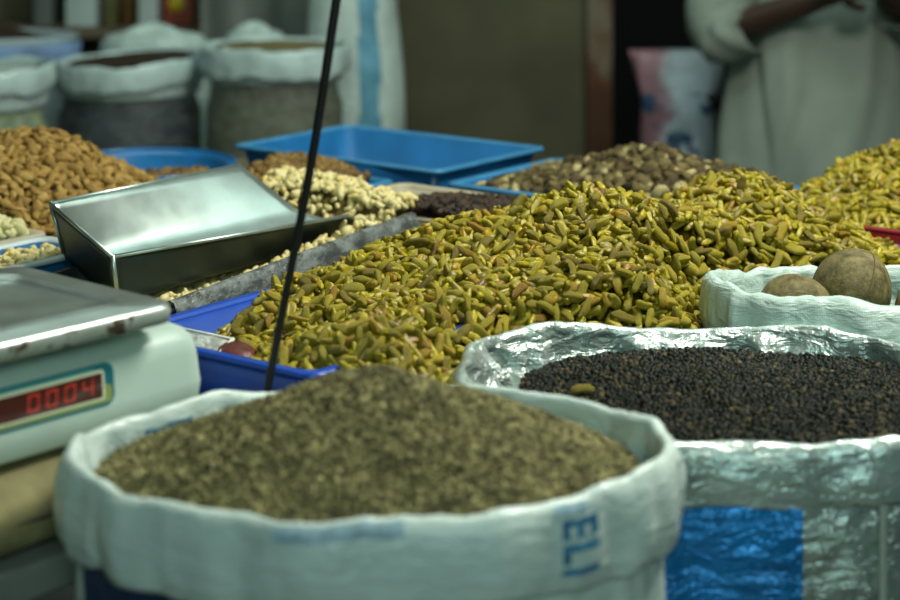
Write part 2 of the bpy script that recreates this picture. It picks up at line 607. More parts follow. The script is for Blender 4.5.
M_sack_white = woven('white_sacking', (0.66, 0.82, 0.76), 0.34, 0.25)
M_sack_silver = woven('silver_sacking', (0.46, 0.60, 0.55), 0.28, 0.5, 1.0)
M_sack_blue = woven('blue_sacking', (0.014, 0.30, 0.80), 0.30, 0.4, 1.8, spec=0.8, metal=0.45)
M_sack_foil = woven('shiny_silver_sacking', (0.60, 0.74, 0.68), 0.28, 0.6, 1.9, spec=0.9, metal=0.5)
M_sack_foil2 = woven('crinkled_silver_sacking', (0.62, 0.78, 0.72), 0.28, 0.55, 1.3, spec=0.9, metal=0.45)
M_sack_navy = woven('navy_sacking', (0.015, 0.05, 0.14), 0.4, 0.6)
M_seam = simple('seam_thread', (0.42, 0.47, 0.40), 0.7)
M_ink = simple('faded_blue_ink', (0.035, 0.20, 0.36), 0.45, vary=0.35, scale=90)
M_ink_pale = simple('pale_blue_ink', (0.33, 0.50, 0.58), 0.45, vary=0.35, scale=60)

# ------------------------------------------------------------------ room
def struct(o):
    o['kind'] = 'structure'
    return o


M_wall = simple('stained_plaster', (0.10, 0.095, 0.05), 0.85, vary=0.35, scale=2.6)
M_wall2 = simple('dim_plaster', (0.05, 0.055, 0.045), 0.9, vary=0.3, scale=2)
M_dark = simple('dark_room', (0.012, 0.016, 0.016), 0.9)  # near-black colour stands in for the lack of light past the doorway
struct(box('floor', M_floor, None, -3, 3, 0.3, 7.6, -0.1, 0.0))
struct(box('wall_back', M_wall, None, -3, 0.45, 5.6, 5.72, 0.0, 3.0))
struct(box('wall_back_right', M_wall2, None, 1.35, 3, 5.6, 5.72, 0.0, 3.0))
struct(box('wall_left', M_wall2, None, -3.1, -3.0, 0.3, 7.6, 0, 3.0))
struct(box('wall_right', M_wall2, None, 3.0, 3.1, 0.3, 7.6, 0, 3.0))
struct(box('wall_far', M_dark, None, -3, 3, 7.5, 7.6, 0, 3.0))


def jamb_mat():
    m, nt, b = new_mat('flaking_jamb_paint')
    f = noise(nt, 7, 4, stretch=(1, 1, 0.5))
    c = ramp(nt, f, [(0.42, (0.085, 0.032, 0.012)), (0.5, (0.13, 0.05, 0.02)), (0.62, (0.20, 0.17, 0.11))])
    nt.links.new(c, b.inputs['Base Color'])
    b.inputs['Roughness'].default_value = 0.7
    return m


struct(box('trim_1', jamb_mat(), None, 0.40, 0.475, 5.54, 5.6, 0, 3.0, 0.006))

# ------------------------------------------------------------------ tables and supports
def table(name, label, a0, a1, b0, b1, z, legs_in=0.05):
    t = thing(name, label, 'table', (*T(0, 0), 0), ROT)
    box('tabletop', M_wood, t, b0, b1, a0, a1, z - 0.035, z, 0.004)
    for x in (b0 + legs_in, b1 - legs_in):
        for y in (a0 + legs_in, a1 - legs_in):
            box('leg', M_wood, t, x - 0.03, x + 0.03, y - 0.03, y + 0.03, 0.0, z - 0.036, 0.004)
    return t


table('market_table', 'long dark wooden table carrying the trays of nuts and raisins', 0.0, 1.235, -1.34, -0.07, TABLE_Z)
table('side_table', 'small dark wooden table under the red tray of raisins', 0.836, 1.62, -0.065, 0.42, TABLE_Z)
bench = thing('sack_bench', 'low wooden bench the three open sacks stand on', 'bench', (*T(0, 0), 0), ROT)
box('bench_top', M_wood, bench, -0.06, 0.55, -0.75, 0.72, 0.41, 0.44, 0.004)
for x in (0.0, 0.49):
    for y in (-0.68, 0.64):
        box('leg', M_wood, bench, x - 0.035, x + 0.035, y - 0.035, y + 0.035, 0, 0.409, 0.004)
M_crate = simple('greyed_board', (0.22, 0.25, 0.22), 0.7, vary=0.25, scale=10)
stand = thing('scale_stand', 'pale grey board stand below the burlap sack and the weighing scale', 'stand', (*T(0, 0), 0), ROT)
box('board', M_crate, stand, -0.62, -0.125, -0.68, -0.03, 0.885, 0.915, 0.004)
for x in (-0.57, -0.18):
    for y in (-0.62, -0.09):
        box('leg', M_crate, stand, x - 0.025, x + 0.025, y - 0.025, y + 0.025, 0, 0.884, 0.003)

# burlap sack lying flat under the scale
def pillow(name, mat, parent, cx, cy, z0, z1, lx, ly, amp=0.006, n=60, p=0.33):
    bm = bmesh.new()
    rings = []
    N_ = 72
    for i in range(n + 1):
        t = -PI / 2 + PI * i / n
        zz = (z0 + z1) / 2 + (z1 - z0) / 2 * (abs(math.sin(t)) ** 0.55) * (1 if t > 0 else -1)
        c = max(0.0, math.cos(t)) ** p
        ring = []
        for k in range(N_):
            th = 2 * PI * k / N_
            co, si = math.cos(th), math.sin(th)
            x = abs(co) ** 0.35 * (1 if co > 0 else -1) * lx * c
            y = abs(si) ** 0.35 * (1 if si > 0 else -1) * ly * c
            w = amp * float(fbm(cx * 7 + x * 14 + 3, cy * 5 + y * 14 + zz * 9, 3))
            s = 0.0 if zz < z0 + 0.008 else 1.0
            ring.append((cx + x * (1 + w), cy + y * (1 + w), zz + w * 0.8 * s))
        rings.append(ring)
    add_rings(bm, rings[1:-1], True, True)
    return obj_bm(name, bm, mat, parent)


bs = thing('burlap_sack', 'flat brown burlap sack lying under the white weighing scale', 'sack', (*T(0, 0), 0), ROT)
bs_o = pillow('sack_body', M_burlap, bs, -0.355, -0.345, 0.916, 0.9835, 0.23, 0.315)
bm = bmesh.new()
add_tube(bm, [(-0.126 - 0.004 * math.sin(i * 1.3), -0.60 + i * 0.04, 0.952) for i in range(13)], 0.003, 6)
obj_bm('stitched_seam', bm, M_wood, bs)

# ------------------------------------------------------------------ trays
def tray(name, label, x0, x1, y0, y1, mat, org=None, rot=ROT, z0=TABLE_Z + 0.001, h=0.07, flare=0.014, wall=0.004, lip=0.010, cat='tray', rim_mat=None, group=None):
    """Open rectangular tray: floor, four flared walls, turned-out lip. x along e2, y along e1; x0..y1 are the lip's outer bounds."""
    t = thing(name, label, cat, ((*T(0, 0), 0) if org is None else org), rot, group)

    def rect(ins, z, r=0.018, n=5):
        a0, a1, b0, b1 = x0 + ins, x1 - ins, y0 + ins, y1 - ins
        pts = []
        for cx, cy, s in ((a1 - r, b1 - r, 0), (a0 + r, b1 - r, 1), (a0 + r, b0 + r, 2), (a1 - r, b0 + r, 3)):
            for k in range(n):
                th = PI / 2 * (s + k / (n - 1))
                pts.append((cx + r * math.cos(th), cy + r * math.sin(th), z))
        return pts
    bm = bmesh.new()
    zt = z0 + h
    f = flare
    rings = [rect(lip + f + wall, z0), rect(lip + f, z0 + 0.001), rect(lip + 0.0005, zt - 0.004)]
    rings += [rect(lip + wall, zt - 0.003), rect(lip + wall + f, z0 + wall), rect(lip + wall + f + 0.01, z0 + wall)]
    add_rings(bm, rings, True, True)
    obj_bm('tray_body', bm, mat, t)
    bm = bmesh.new()
    add_rings(bm, [rect(lip + 0.0015, zt - 0.006), rect(0.001, zt - 0.006), rect(0.0, zt - 0.003), rect(0.002, zt), rect(lip + wall - 0.002, zt), rect(lip + wall + 0.0005, zt - 0.004)])
    obj_bm('rim', bm, rim_mat or mat, t)
    return t


def in_rect(x0, x1, y0, y1, org=None, rot=ROT):
    o = ORG if org is None else np.array(org[:2])
    ex = np.array([math.cos(rot), math.sin(rot)]); ey = np.array([-math.sin(rot), math.cos(rot)])

    def f(x, y):
        px, py = x - o[0], y - o[1]
        u = px * ex[0] + py * ex[1]; v = px * ey[0] + py * ey[1]
        return (u > x0) & (u < x1) & (v > y0) & (v < y1)
    c = [o + u * ex + v * ey for u in (x0, x1) for v in (y0, y1)]
    b = (min(p[0] for p in c), max(p[0] for p in c), min(p[1] for p in c), max(p[1] for p in c))
    return f, b


def coords(x, y):
    px, py = x - ORG[0], y - ORG[1]
    return px * E1[0] + py * E1[1], px * E2[0] + py * E2[1]   # a, b


def seg_dist(x, y, p, q):
    """distance to the segment p-q in plan, and the height along it."""
    dx, dy = q[0] - p[0], q[1] - p[1]
    t = np.clip(((x - p[0]) * dx + (y - p[1]) * dy) / (dx * dx + dy * dy + 1e-12), 0, 1)
    return np.hypot(x - p[0] - t * dx, y - p[1] - t * dy), p[2] + t * (q[2] - p[2])


def smax(hs, k=0.012):
    hs = np.stack(hs)
    m = hs.max(0)
    return m + k * np.log(np.exp((hs - m) / k).sum(0))


def cone(p, s, top=0.03):
    def f(x, y):
        d = np.hypot(x - p[0], y - p[1])
        return p[2] - s * (np.sqrt(d * d + top * top) - top)
    return f


def ridge(p, q, s, top=0.03):
    def f(x, y):
        d, z = seg_dist(x, y, p, q)
        return z - s * (np.sqrt(d * d + top * top) - top)
    return f


PILES = []

# --- sacks (their footprints are needed by the raisin heap)
FRONT = dict(c=(-0.065, 1.53), a=0.240, b=0.162, z=1.020)
PEPPER = dict(c=(0.264, 1.824), a=0.252, b=0.186, z=0.992)
COCO = dict(c=(0.500, 2.134), a=0.200, b=0.122, z=1.008)


def outside_sacks(x, y, grow=0.014):
    ok = np.ones_like(x, bool)
    for s, n_ in ((FRONT, 2), (PEPPER, 2.7), (COCO, 2.4)):
        ok &= np.abs((x - s['c'][0]) / (s['a'] + grow)) ** n_ + np.abs((y - s['c'][1]) / (s['b'] + grow)) ** n_ > 1
    return ok


# --- main green raisins: a long heap over two blue trays
tray('raisin_tray', 'deep blue plastic tray nearest the scale, heaped with green raisins', -0.380, -0.098, 0.0, 0.585, M_blue_deep, h=0.072, flare=0.006)
tray('raisin_tray', 'blue plastic tray beneath the second raisin peak, before the red tray', -0.295, 0.085, 0.735, 0.955, M_blue_deep, h=0.06)
r1, b1 = in_rect(-0.354, -0.02, 0.030, 0.60)
r2, b2 = in_rect(-0.31, 0.068, 0.55, 0.938)
spill, b3 = in_rect(-0.20, 0.30, 0.030, 0.94)
h_r = [ridge((-0.135, 2.13, 1.020), (0.035, 2.235, 1.059), 0.40), ridge((0.035, 2.235, 1.059), (0.168, 2.25, 1.100), 0.40, 0.025),
       cone((0.370, 2.44, 1.083), 0.56, 0.025), ridge((0.168, 2.25, 1.06), (0.33, 2.33, 1.015), 0.45)]


def h_raisin(x, y):
    a, b = coords(x, y)
    edge = np.clip((b + 0.26) / 0.13, 0, 1)                       # the heap climbs over the sack-side wall
    level = 0.975 - np.clip((-0.26 - b) / 0.09, 0, 1) * 0.028 + edge * (0.042 * np.clip((a - 0.015) / 0.07, 0, 1) + 0.010)
    level = level - 0.012 * np.clip((0.04 - a) / 0.04, 0, 1)
    level = level - np.clip((b + 0.04) / 0.10, 0, 1) * 0.016 - np.clip((a - 0.78) / 0.12, 0, 1) * 0.028
    z = smax([f(x, y) for f in h_r] + [level], 0.010) + 0.004 * fbm(x * 22, y * 22, 2)
    a, b = coords(x, y)
    g = np.clip((np.where(a < 0.36, 0.046, 0.062) - sack_gap(x, y)) / np.where(a < 0.36, 0.04, 0.05), 0, 1)
    return z - g * np.maximum(0.0, z - np.where(a < 0.36, 0.966, 0.952))


def in_raisin(x, y):
    a, b = coords(x, y)
    lim = np.where(a < 0.50, 0.045, 0.30)
    return (r1(x, y) | r2(x, y) | (spill(x, y) & (b < lim))) & outside_sacks(x, y) & ~((a > 0.945)) & ~((a > 0.915) & (b > -0.06))


def sack_gap(x, y):
    """rough distance in plan to the nearer of the two far sacks"""
    out = np.full_like(x, 9.0)
    for q, n_ in ((PEPPER, 2.7), (COCO, 2.4)):
        e = (np.abs((x - q['c'][0]) / q['a']) ** n_ + np.abs((y - q['c'][1]) / q['b']) ** n_) ** (1 / n_)
        out = np.minimum(out, (e - 1) * q['b'])
    return out


bb = (min(b1[0], b2[0], b3[0]), max(b1[1], b2[1], b3[1]), min(b1[2], b2[2], b3[2]), max(b1[3], b2[3], b3[3]))
RAISINS = [raisin_shape(i, 0.5, 0.20) for i in range(12)]
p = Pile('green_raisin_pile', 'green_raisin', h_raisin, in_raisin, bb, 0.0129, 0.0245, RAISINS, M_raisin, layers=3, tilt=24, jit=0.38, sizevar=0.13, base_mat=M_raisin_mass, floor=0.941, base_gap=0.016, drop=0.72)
p.label, p.cat = 'big twin-peaked heap of green raisins filling the middle trays', 'raisins'
PILES.append(p)

# --- the far right heap in the red tray
tray('red_tray', 'red plastic tray holding the far right heap of raisins', -0.16, 0.36, 0.965, 1.50, M_red, h=0.074)
rr, rb = in_rect(-0.14, 0.34, 0.985, 1.48)
h_rr = [cone((*T(1.25, 0.02), 1.086), 0.42, 0.04), cone((*T(1.2, 0.18), 1.07), 0.4, 0.04)]
p = Pile('green_raisin_pile', 'green_raisin', lambda x, y: smax([f(x, y) for f in h_rr] + [np.full_like(x, 0.972)], 0.01) + 0.004 * fbm(x * 22, y * 22, 2),
         rr, rb, 0.0129, 0.0245, RAISINS, M_raisin, layers=3, tilt=24, jit=0.38, sizevar=0.13, base_mat=M_raisin_mass, floor=0.938, base_gap=0.016, drop=0.72)
p.label, p.cat = 'heap of green raisins in the red tray at the right edge', 'raisins'
PILES.append(p)

# --- cashews in a dull metal tray lined with film
CT_ROT = math.atan2(-0.446, 0.895)
CT_ORG = (-0.304, 2.066, 0)
ct = tray('cashew_tray', 'dull grey metal tray of cashews lined with clear film, under the scoop', -0.235, 0.0, 0.0, 0.555, M_grey_tray, org=CT_ORG, rot=CT_ROT, h=0.068)
rc, cb = in_rect(-0.225, -0.012, 0.022, 0.625, CT_ORG, CT_ROT)
h_c = [cone((-0.185, 2.650, 1.040), 0.30, 0.03), cone((-0.12, 2.56, 1.030), 0.30, 0.03), cone((-0.245, 2.70, 1.045), 0.35, 0.03)]
CASHEWS = [cashew_shape(i) for i in range(6)]
SCOOP_XY = [(-0.500, 2.300), (-0.391, 2.185), (-0.105, 2.535), (-0.120, 2.580), (-0.2056, 2.590), (-0.300, 2.63)]


def scoop_gap(x, y):
    """distance in plan outside the scoop's footprint (negative inside)"""
    out = np.full_like(x, -9.0)
    n_ = len(SCOOP_XY)
    for i in range(n_):
        (xa, ya), (xb, yb) = SCOOP_XY[i], SCOOP_XY[(i + 1) % n_]
        out = np.maximum(out, -((xb - xa) * (y - ya) - (yb - ya) * (x - xa)) / math.hypot(xb - xa, yb - ya))
    return out


def h_cashew(x, y):
    z = smax([f(x, y) for f in h_c] + [np.full_like(x, 0.966)], 0.01)
    return np.minimum(z, 0.956 + np.clip((scoop_gap(x, y) + 0.012) * 1.6, 0, 0.2))


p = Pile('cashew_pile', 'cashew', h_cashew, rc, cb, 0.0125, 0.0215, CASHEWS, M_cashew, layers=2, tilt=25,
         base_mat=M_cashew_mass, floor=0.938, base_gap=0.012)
p.label, p.cat = 'cream cashews heaped in the grey tray behind the metal scoop', 'cashews'
PILES.append(p)
# liner folded over the tray's near rim
bm = bmesh.new()
rows = []
for j, (dx, dz) in enumerate(((-0.016, 0.980), (-0.013, 0.994), (-0.006, 1.0075), (0.002, 1.0115), (0.008, 1.0095), (0.0135, 0.998), (0.0165, 0.982), (0.0175, 0.964))):
    row = []
    for i in range(90):
        y = -0.004 + 0.563 * i / 89
        w = float(fbm(y * 40, j * 0.9, 3))
        row.append(bm.verts.new((dx + 0.0016 * w + (0.002 if j > 4 else 0) * float(vnoise(y * 60, 3)), y, dz + 0.0012 * w + (0.006 * float(vnoise(y * 25, 8)) if j in (0, 7) else 0))))
    rows.append(row)
for j in range(len(rows) - 1):
    for i in range(89):
        bm.faces.new((rows[j][i], rows[j][i + 1], rows[j + 1][i + 1], rows[j + 1][i]))
o = obj_bm('plastic_liner', bm, M_film, ct)
o['label'] = 'crinkled clear plastic film folded over the tray rim'
mod_solid(o, 0.0004)

# --- black raisins in a beige tray
tray('black_raisin_tray', 'beige rimmed tray of black raisins behind the green heap', -0.70, -0.335, 0.685, 0.895, M_beige, h=0.068)
rk, kb = in_rect(-0.68, -0.355, 0.695, 0.875)
h_k = [cone((*T(0.745, -0.48), 1.016), 0.24, 0.05)]
DRAISINS = [raisin_shape(40 + i, 0.5, 0.33) for i in range(6)]
p = Pile('black_raisin_pile', 'black_raisin', lambda x, y: smax([f(x, y) for f in h_k] + [np.full_like(x, 0.966)], 0.01) + 0.003 * fbm(x * 25, y * 25, 2), rk, kb, 0.0095, 0.0145, DRAISINS,
         M_black_raisin, layers=2, tilt=30, base_mat=M_black_raisin_mass, floor=0.938, base_gap=0.009)
p.label, p.cat = 'dark heap of black raisins in the beige rimmed tray', 'raisins'
PILES.append(p)

# --- wide blue tray, nearly empty
tray('empty_tray', 'large blue plastic tray standing almost empty before the brown wall', -1.085, -0.655, 0.925, 1.225, M_blue, h=0.084, flare=0.02, rim_mat=M_blue_rim)

x_, y_ = T(1.13, -0.80)
sn = link(bpy.data.objects.new('dried_nut', mesh_from('dried_nut', *lump_shape(91, 0.08, 0.8), [M_almond])))
sn.location = (x_, y_, 0.942)
sn.scale = (0.026, 0.024, 0.024)
tag(sn, 'lone brown nut lying in the large empty blue tray', 'nut')

# --- walnuts
tray('walnut_tray', 'blue plastic tray of walnut kernels in front of the standing person', -0.645, -0.19, 0.925, 1.225, M_blue, h=0.068, rim_mat=M_blue_rim)
rw, wb = in_rect(-0.622, -0.213, 0.948, 1.202)
h_w = [cone((*T(1.09, -0.385), 1.048), 0.32, 0.03), cone((*T(1.03, -0.31), 1.035), 0.3, 0.03)]
WALN = [walnut_shape(i) for i in range(6)]
p = Pile('walnut_pile', 'walnut_kernel', lambda x, y: smax([f(x, y) for f in h_w] + [np.full_like(x, 0.985)], 0.01) + 0.005 * fbm(x * 22, y * 22, 2), rw, wb, 0.0135, 0.0215, WALN,
         M_walnut, layers=2, tilt=30, base_mat=M_walnut_mass, floor=0.938, base_gap=0.012)
p.label, p.cat = 'rough brown heap of walnut kernels in the blue tray', 'walnuts'
PILES.append(p)

# --- hazelnuts
tray('hazelnut_tray', 'narrow blue tray of brown hazelnuts between the scoop and the empty tray', -0.905, -0.715, 0.655, 0.905, M_blue, h=0.068, rim_mat=M_blue_rim)
rh, hb = in_rect(-0.885, -0.755, 0.675, 0.885)
h_h = [ridge((*T(0.82, -0.86), 1.030), (*T(0.74, -0.79), 1.012), 0.3, 0.03)]
HAZ = [lump_shape(i, 0.06, 0.95) for i in range(5)]
p = Pile('hazelnut_pile', 'hazelnut', lambda x, y: smax([f(x, y) for f in h_h] + [np.full_like(x, 0.978)], 0.01), rh, hb, 0.0125, 0.0145, HAZ, M_hazel, layers=2, tilt=30, base_mat=M_hazel_mass,
         floor=0.938, base_gap=0.010)
p.label, p.cat = 'low heap of brown hazelnuts behind the metal scoop', 'hazelnuts'
PILES.append(p)

# --- round blue basin with a few more
bas = thing('basin', 'round blue plastic basin between the almond heap and the empty tray', 'basin', (-0.49, 3.045, TABLE_Z + 0.001))
bm = bmesh.new()
prof = [(0.09, 0.0), (0.10, 0.002), (0.132, 0.058), (0.140, 0.064), (0.142, 0.060), (0.145, 0.062), (0.144, 0.066), (0.136, 0.067), (0.128, 0.058), (0.098, 0.006), (0.05, 0.005)]
add_rings(bm, [[(r * math.cos(2 * PI * k / 64), r * math.sin(2 * PI * k / 64), z) for k in range(64)] for r, z in prof], True, True)
obj_bm('bowl', bm, M_blue, bas)
bm = bmesh.new()
add_rings(bm, [[((0.1445 + 0.003 * math.cos(q)) * math.cos(2 * PI * k / 64), (0.1445 + 0.003 * math.cos(q)) * math.sin(2 * PI * k / 64), 0.067 + 0.003 * math.sin(q)) for k in range(64)] for q in [2 * PI * i / 8 for i in range(9)]])
obj_bm('rolled_rim', bm, M_blue, bas)
ci = lambda x, y: (x + 0.49) ** 2 + (y - 3.045) ** 2 < 0.106 ** 2
p = Pile('hazelnut_pile', 'hazelnut', lambda x, y: 0.966 + 0.012 * np.clip((x + 0.49) / 0.1, -1, 1) + 0.0 * y, ci, (-0.6, -0.38, 2.93, 3.16), 0.0125, 0.0145, HAZ, M_hazel, layers=1, tilt=30, base_mat=M_hazel_mass, floor=0.955, base_gap=0.010)
p.label, p.cat = 'shallow layer of brown hazelnuts in the round blue basin', 'hazelnuts'
PILES.append(p)

# --- almonds
tray('almond_tray', 'pale blue tray almost buried under the almond heap', -1.30, -0.915, 0.33, 0.632, M_blue_pale, h=0.06)
ra, ab = in_rect(-1.285, -0.885, 0.345, 0.70)
h_a = [cone((-0.610, 2.765, 1.092), 0.64, 0.045), cone((-0.70, 2.71, 1.085), 0.64, 0.05)]
ALM = [almond_shape(i) for i in range(6)]
p = Pile('almond_pile', 'almond', lambda x, y: smax([f(x, y) for f in h_a] + [np.full_like(x, 0.974)], 0.01) + 0.003 * fbm(x * 20, y * 20, 2), ra, ab, 0.0128, 0.0210, ALM, M_almond, layers=3, tilt=24, wide=0.5,
         base_mat=M_almond_mass, floor=0.938, base_gap=0.016)
p.label, p.cat = 'tall heap of brown almonds at the left edge', 'almonds'
PILES.append(p)

# --- two pale trays at the left edge
tray('kernel_tray', 'pale blue tray of pale kernels directly in front of the almond heap', -1.15, -0.832, 0.0, 0.322, M_blue_pale, h=0.068, rim_mat=M_beige)
rp, pb = in_rect(-1.13, -0.855, 0.022, 0.30)
p = Pile('pale_kernel_pile', 'pale_kernel', lambda x, y: smax([cone((*T(0.22, -0.93), 1.024), 0.3, 0.03)(x, y), np.full_like(x, 0.985)], 0.01), rp, pb, 0.0115, 0.018, [lump_shape(30 + i, 0.1, 0.7, 9, 6, 1.1) for i in range(5)],
         M_pale, layers=2, tilt=28, base_mat=M_pale_mass, floor=0.938, base_gap=0.010)
p.label, p.cat = 'low heap of pale kernels in front of the almonds', 'kernels'
PILES.append(p)
M_white_tray = simple('white_tray_plastic', (0.55, 0.66, 0.66), 0.4, vary=0.1)
tray('cashew_bits_tray', 'narrow blue tray with white rim behind the scale plate', -0.828, -0.705, 0.0, 0.305, M_blue, h=0.068, rim_mat=M_white_tray)
rq, qb = in_rect(-0.808, -0.725, 0.02, 0.285)
p = Pile('cashew_bits_pile', 'cashew', lambda x, y: 0.992 + 0.004 * fbm(x * 25, y * 25, 2), rq, qb, 0.0125, 0.0190, CASHEWS, M_cashew, layers=2, tilt=28, base_mat=M_cashew_mass, floor=0.938, base_gap=0.012)
p.label, p.cat = 'cashews in the narrow white rimmed tray behind the scale', 'cashews'
PILES.append(p)

# ------------------------------------------------------------------ open sacks with turned-down tops
class Sack:
    def __init__(self, s, cuff=0.06, seed=0, n=2.0, zfun=None, wob=0.008, fill_depth=0.03, floor_z=0.44, bulge=0.0, fold=1.0, puff=1.0, lean=0.0, lin=1.2, crk=0.003):
        self.crk = crk
        self.lin = lin
        self.lean = lean
        self.s, self.cuff, self.seed, self.n, self.zf, self.wob, self.floor_z, self.bulge, self.fold, self.puff = s, cuff, seed, n, zfun, wob, floor_z, bulge, fold, puff

    def base(self, th):
        c, q = math.cos(th), math.sin(th)
        e = 2.0 / self.n
        x = self.s['a'] * abs(c) ** e * (1 if c >= 0 else -1)
        y = self.s['b'] * abs(q) ** e * (1 if q >= 0 else -1)
        nx, ny = c / self.s['a'], q / self.s['b']
        l = math.hypot(nx, ny)
        return x, y, nx / l, ny / l

    def wav(self, th, f, ph=0.0):
        return float(fbm(3 + self.seed * 7.3 + f * math.cos(th) + ph, 5 + f * math.sin(th), 3))

    def rim_z(self, th):
        z = self.s['z'] + 0.005 * self.wav(th, 2.2) + 0.0022 * self.wav(th, 9)
        return z + (self.zf(th) if self.zf else 0.0)

    def point(self, th, d, dz, crease=0.0):
        """crease: how strongly the folds show here."""
        x, y, nx, ny = self.base(th)
        w = self.wob * self.wav(th, 3.0) + crease * (0.0045 * self.wav(th, 11, dz * 6) + 0.8 * self.crk * self.wav(th, 5, dz * 30) + 0.2 * self.crk * self.wav(th, 14, dz * 60))
        r = d + w
        return (x + nx * r, y + ny * r, self.rim_z(th) + dz)

    def cuff_h(self, th):
        return self.cuff * (1 + 0.14 * self.wav(th, 2.5, 4.0))

    CUFF = ((0.0045, -1.0), (0.0105, -0.985), (0.0125, -0.93), (0.0150, -0.75), (0.0165, -0.55), (0.0150, -0.36), (0.0125, -0.20), (0.0095, -0.09), (0.0050, -0.025), (0.0, 0.0),
            (-0.0045, -0.03), (-0.0075, -0.12))

    def cuff_point(self, th, t, lift=0.0):
        """t: 0 at the rim, 1 at the cuff's lower edge."""
        pr = self.CUFF
        for (d0, t0), (d1, t1) in zip(pr[:-3], pr[1:]):
            if t0 <= -t <= t1:
                k = (-t - t0) / (t1 - t0 + 1e-9)
                d = d0 + (d1 - d0) * k
                break
        else:
            d = 0.0
        return self.point(th, d * self.puff + lift, -t * self.cuff_h(th), min(1.0, t * 3) * self.fold)

    def make(self, name, label, mat_cuff, mat_body, mat_in, fill_z, nth=220, body_pick=None):
        t = thing(name, label, 'sack', (self.s['c'][0], self.s['c'][1], self.floor_z + 0.001))
        zo = -(self.floor_z + 0.001)
        sh = lambda p: (p[0], p[1], p[2] + zo)
        ths = [2 * PI * k / nth for k in range(nth)]
        bm = bmesh.new()
        rings = [[sh(self.point(th, d * self.puff, q * self.cuff_h(th), (min(1, -q * 3) if i < 10 else 0.3) * self.fold)) for th in ths] for i, (d, q) in enumerate(self.CUFF)]
        n_c = len(rings)
        for i in range(1, 15):                                     # the cloth goes on down inside to the fill
            q = i / 14
            rings.append([sh(self.point(th, -0.0075 * self.puff - 0.010 * q - self.lean * q * max(0, -math.cos(th)) ** 1.5,
                                        -0.12 * self.cuff_h(th) * (1 - q) + (fill_z - 0.05 - self.rim_z(th)) * q, (0.3 + self.lin * min(1, 3 * q)) * self.fold)) for th in ths])
        add_rings(bm, rings)
        nf = len(ths)
        bm.faces.ensure_lookup_table()
        for k, f in enumerate(bm.faces):
            f.material_index = 1 if k // nf >= n_c - 2 else 0
        cu = obj_bm('turned_down_cuff', bm, [mat_cuff, mat_in], t)
        mod_solid(cu, 0.0012)
        # outer body
        bm = bmesh.new()
        rings = []
        nb = 26
        z_top = -0.3
        for i in range(nb + 1):
            q = i / nb
            ring = []
            for th in ths:
                zt = self.rim_z(th) - 0.25 * self.cuff_h(th)
                z = zt + (self.floor_z + 0.001 - zt) * q
                d = -0.004 + self.bulge * math.sin(PI * min(1, q * 1.05)) - 0.03 * max(0, q - 0.9) * 10 * max(0, q - 0.9) * 3
                x, y, nx, ny = self.base(th)
                w = self.wob * self.wav(th, 3.0) * (1 - q) + (0.004 * self.wav(th, 8, z * 9) + self.crk * self.wav(th, 4, z * 24) + 0.5 * self.crk * self.wav(th, 9, z * 55)) * (0 if q < 0.04 else 1) * self.fold
                ring.append((x + nx * (d + w), y + ny * (d + w), z + zo if i < nb else 0.0))
            rings.append(ring)
        vv = add_rings(bm, rings, False, True)
        if body_pick:
            for f in bm.faces:
                c = f.calc_center_median()
                f.material_index = body_pick(math.atan2(c.y / self.s['b'], c.x / self.s['a']), c.z - zo)
        obj_bm('sack_body', bm, mat_body, t)
        return t

    def text(self, s, parent, mat, th_of, rows, size, turn=-PI / 2):
        pass


def flat_text(s, size):
    cu = bpy.data.curves.new('lettering', 'FONT')
    cu.body = s
    cu.size = size
    cu.align_x = 'LEFT'
    cu.offset = size * 0.035
    cu.space_character = 1.18
    ob = bpy.data.objects.new('lettering', cu)
    COL.objects.link(ob)
    bpy.context.view_layer.update()
    dg = bpy.context.evaluated_depsgraph_get()
    me = bpy.data.meshes.new_from_object(ob.evaluated_get(dg))
    bm = bmesh.new()
    bm.from_mesh(me)
    COL.objects.unlink(ob)
    bpy.data.objects.remove(ob)
    bpy.data.meshes.remove(me)
    bmesh.ops.triangulate(bm, faces=bm.faces[:])
    for _ in range(2):
        long = [e for e in bm.edges if e.calc_length() > size * 0.12]
        if long:
            bmesh.ops.subdivide_edges(bm, edges=long, cuts=2)
            bmesh.ops.triangulate(bm, faces=bm.faces[:])
    return bm


def rel(parent, p):
    return (p[0], p[1], p[2] - parent.location.z)


# front sack
fs = Sack(FRONT, 0.066, 1, 1.9, zfun=lambda th: 0.010 * max(0, math.cos(th)) ** 3 + 0.004 * math.sin(th), wob=0.005, puff=0.7, fold=0.7)


def front_pick(th, z):
    d = math.degrees(th) % 360
    if 200 < d < 276: return 1
    return 0


f_ob = fs.make('spice_sack', 'nearest white woven sack, heaped with ground brown seed', M_sack_white, [M_sack_white, M_sack_navy], M_sack_white, 1.0, body_pick=front_pick)


def th_at_x(sk, x):
    return -math.acos(max(-1, min(1, x / sk.s['a'])))


def print_on(sk, parent, bm, x_c, t0, t_len, w, h, name, mat, lift=0.0022):
    """Lay flat artwork (x across 0..w, y up 0..h) on the front of the cuff, centred on local x = x_c."""
    for v in bm.verts:
        th = th_at_x(sk, x_c + v.co.x - w / 2)
        t = t0 + (1 - v.co.y / h) * t_len
        p = sk.cuff_point(th, max(0.0, min(0.995, t)), lift)
        v.co = Vector(rel(parent, p))
    o = obj_bm(name, bm, mat, parent, smooth_=True)
    return o


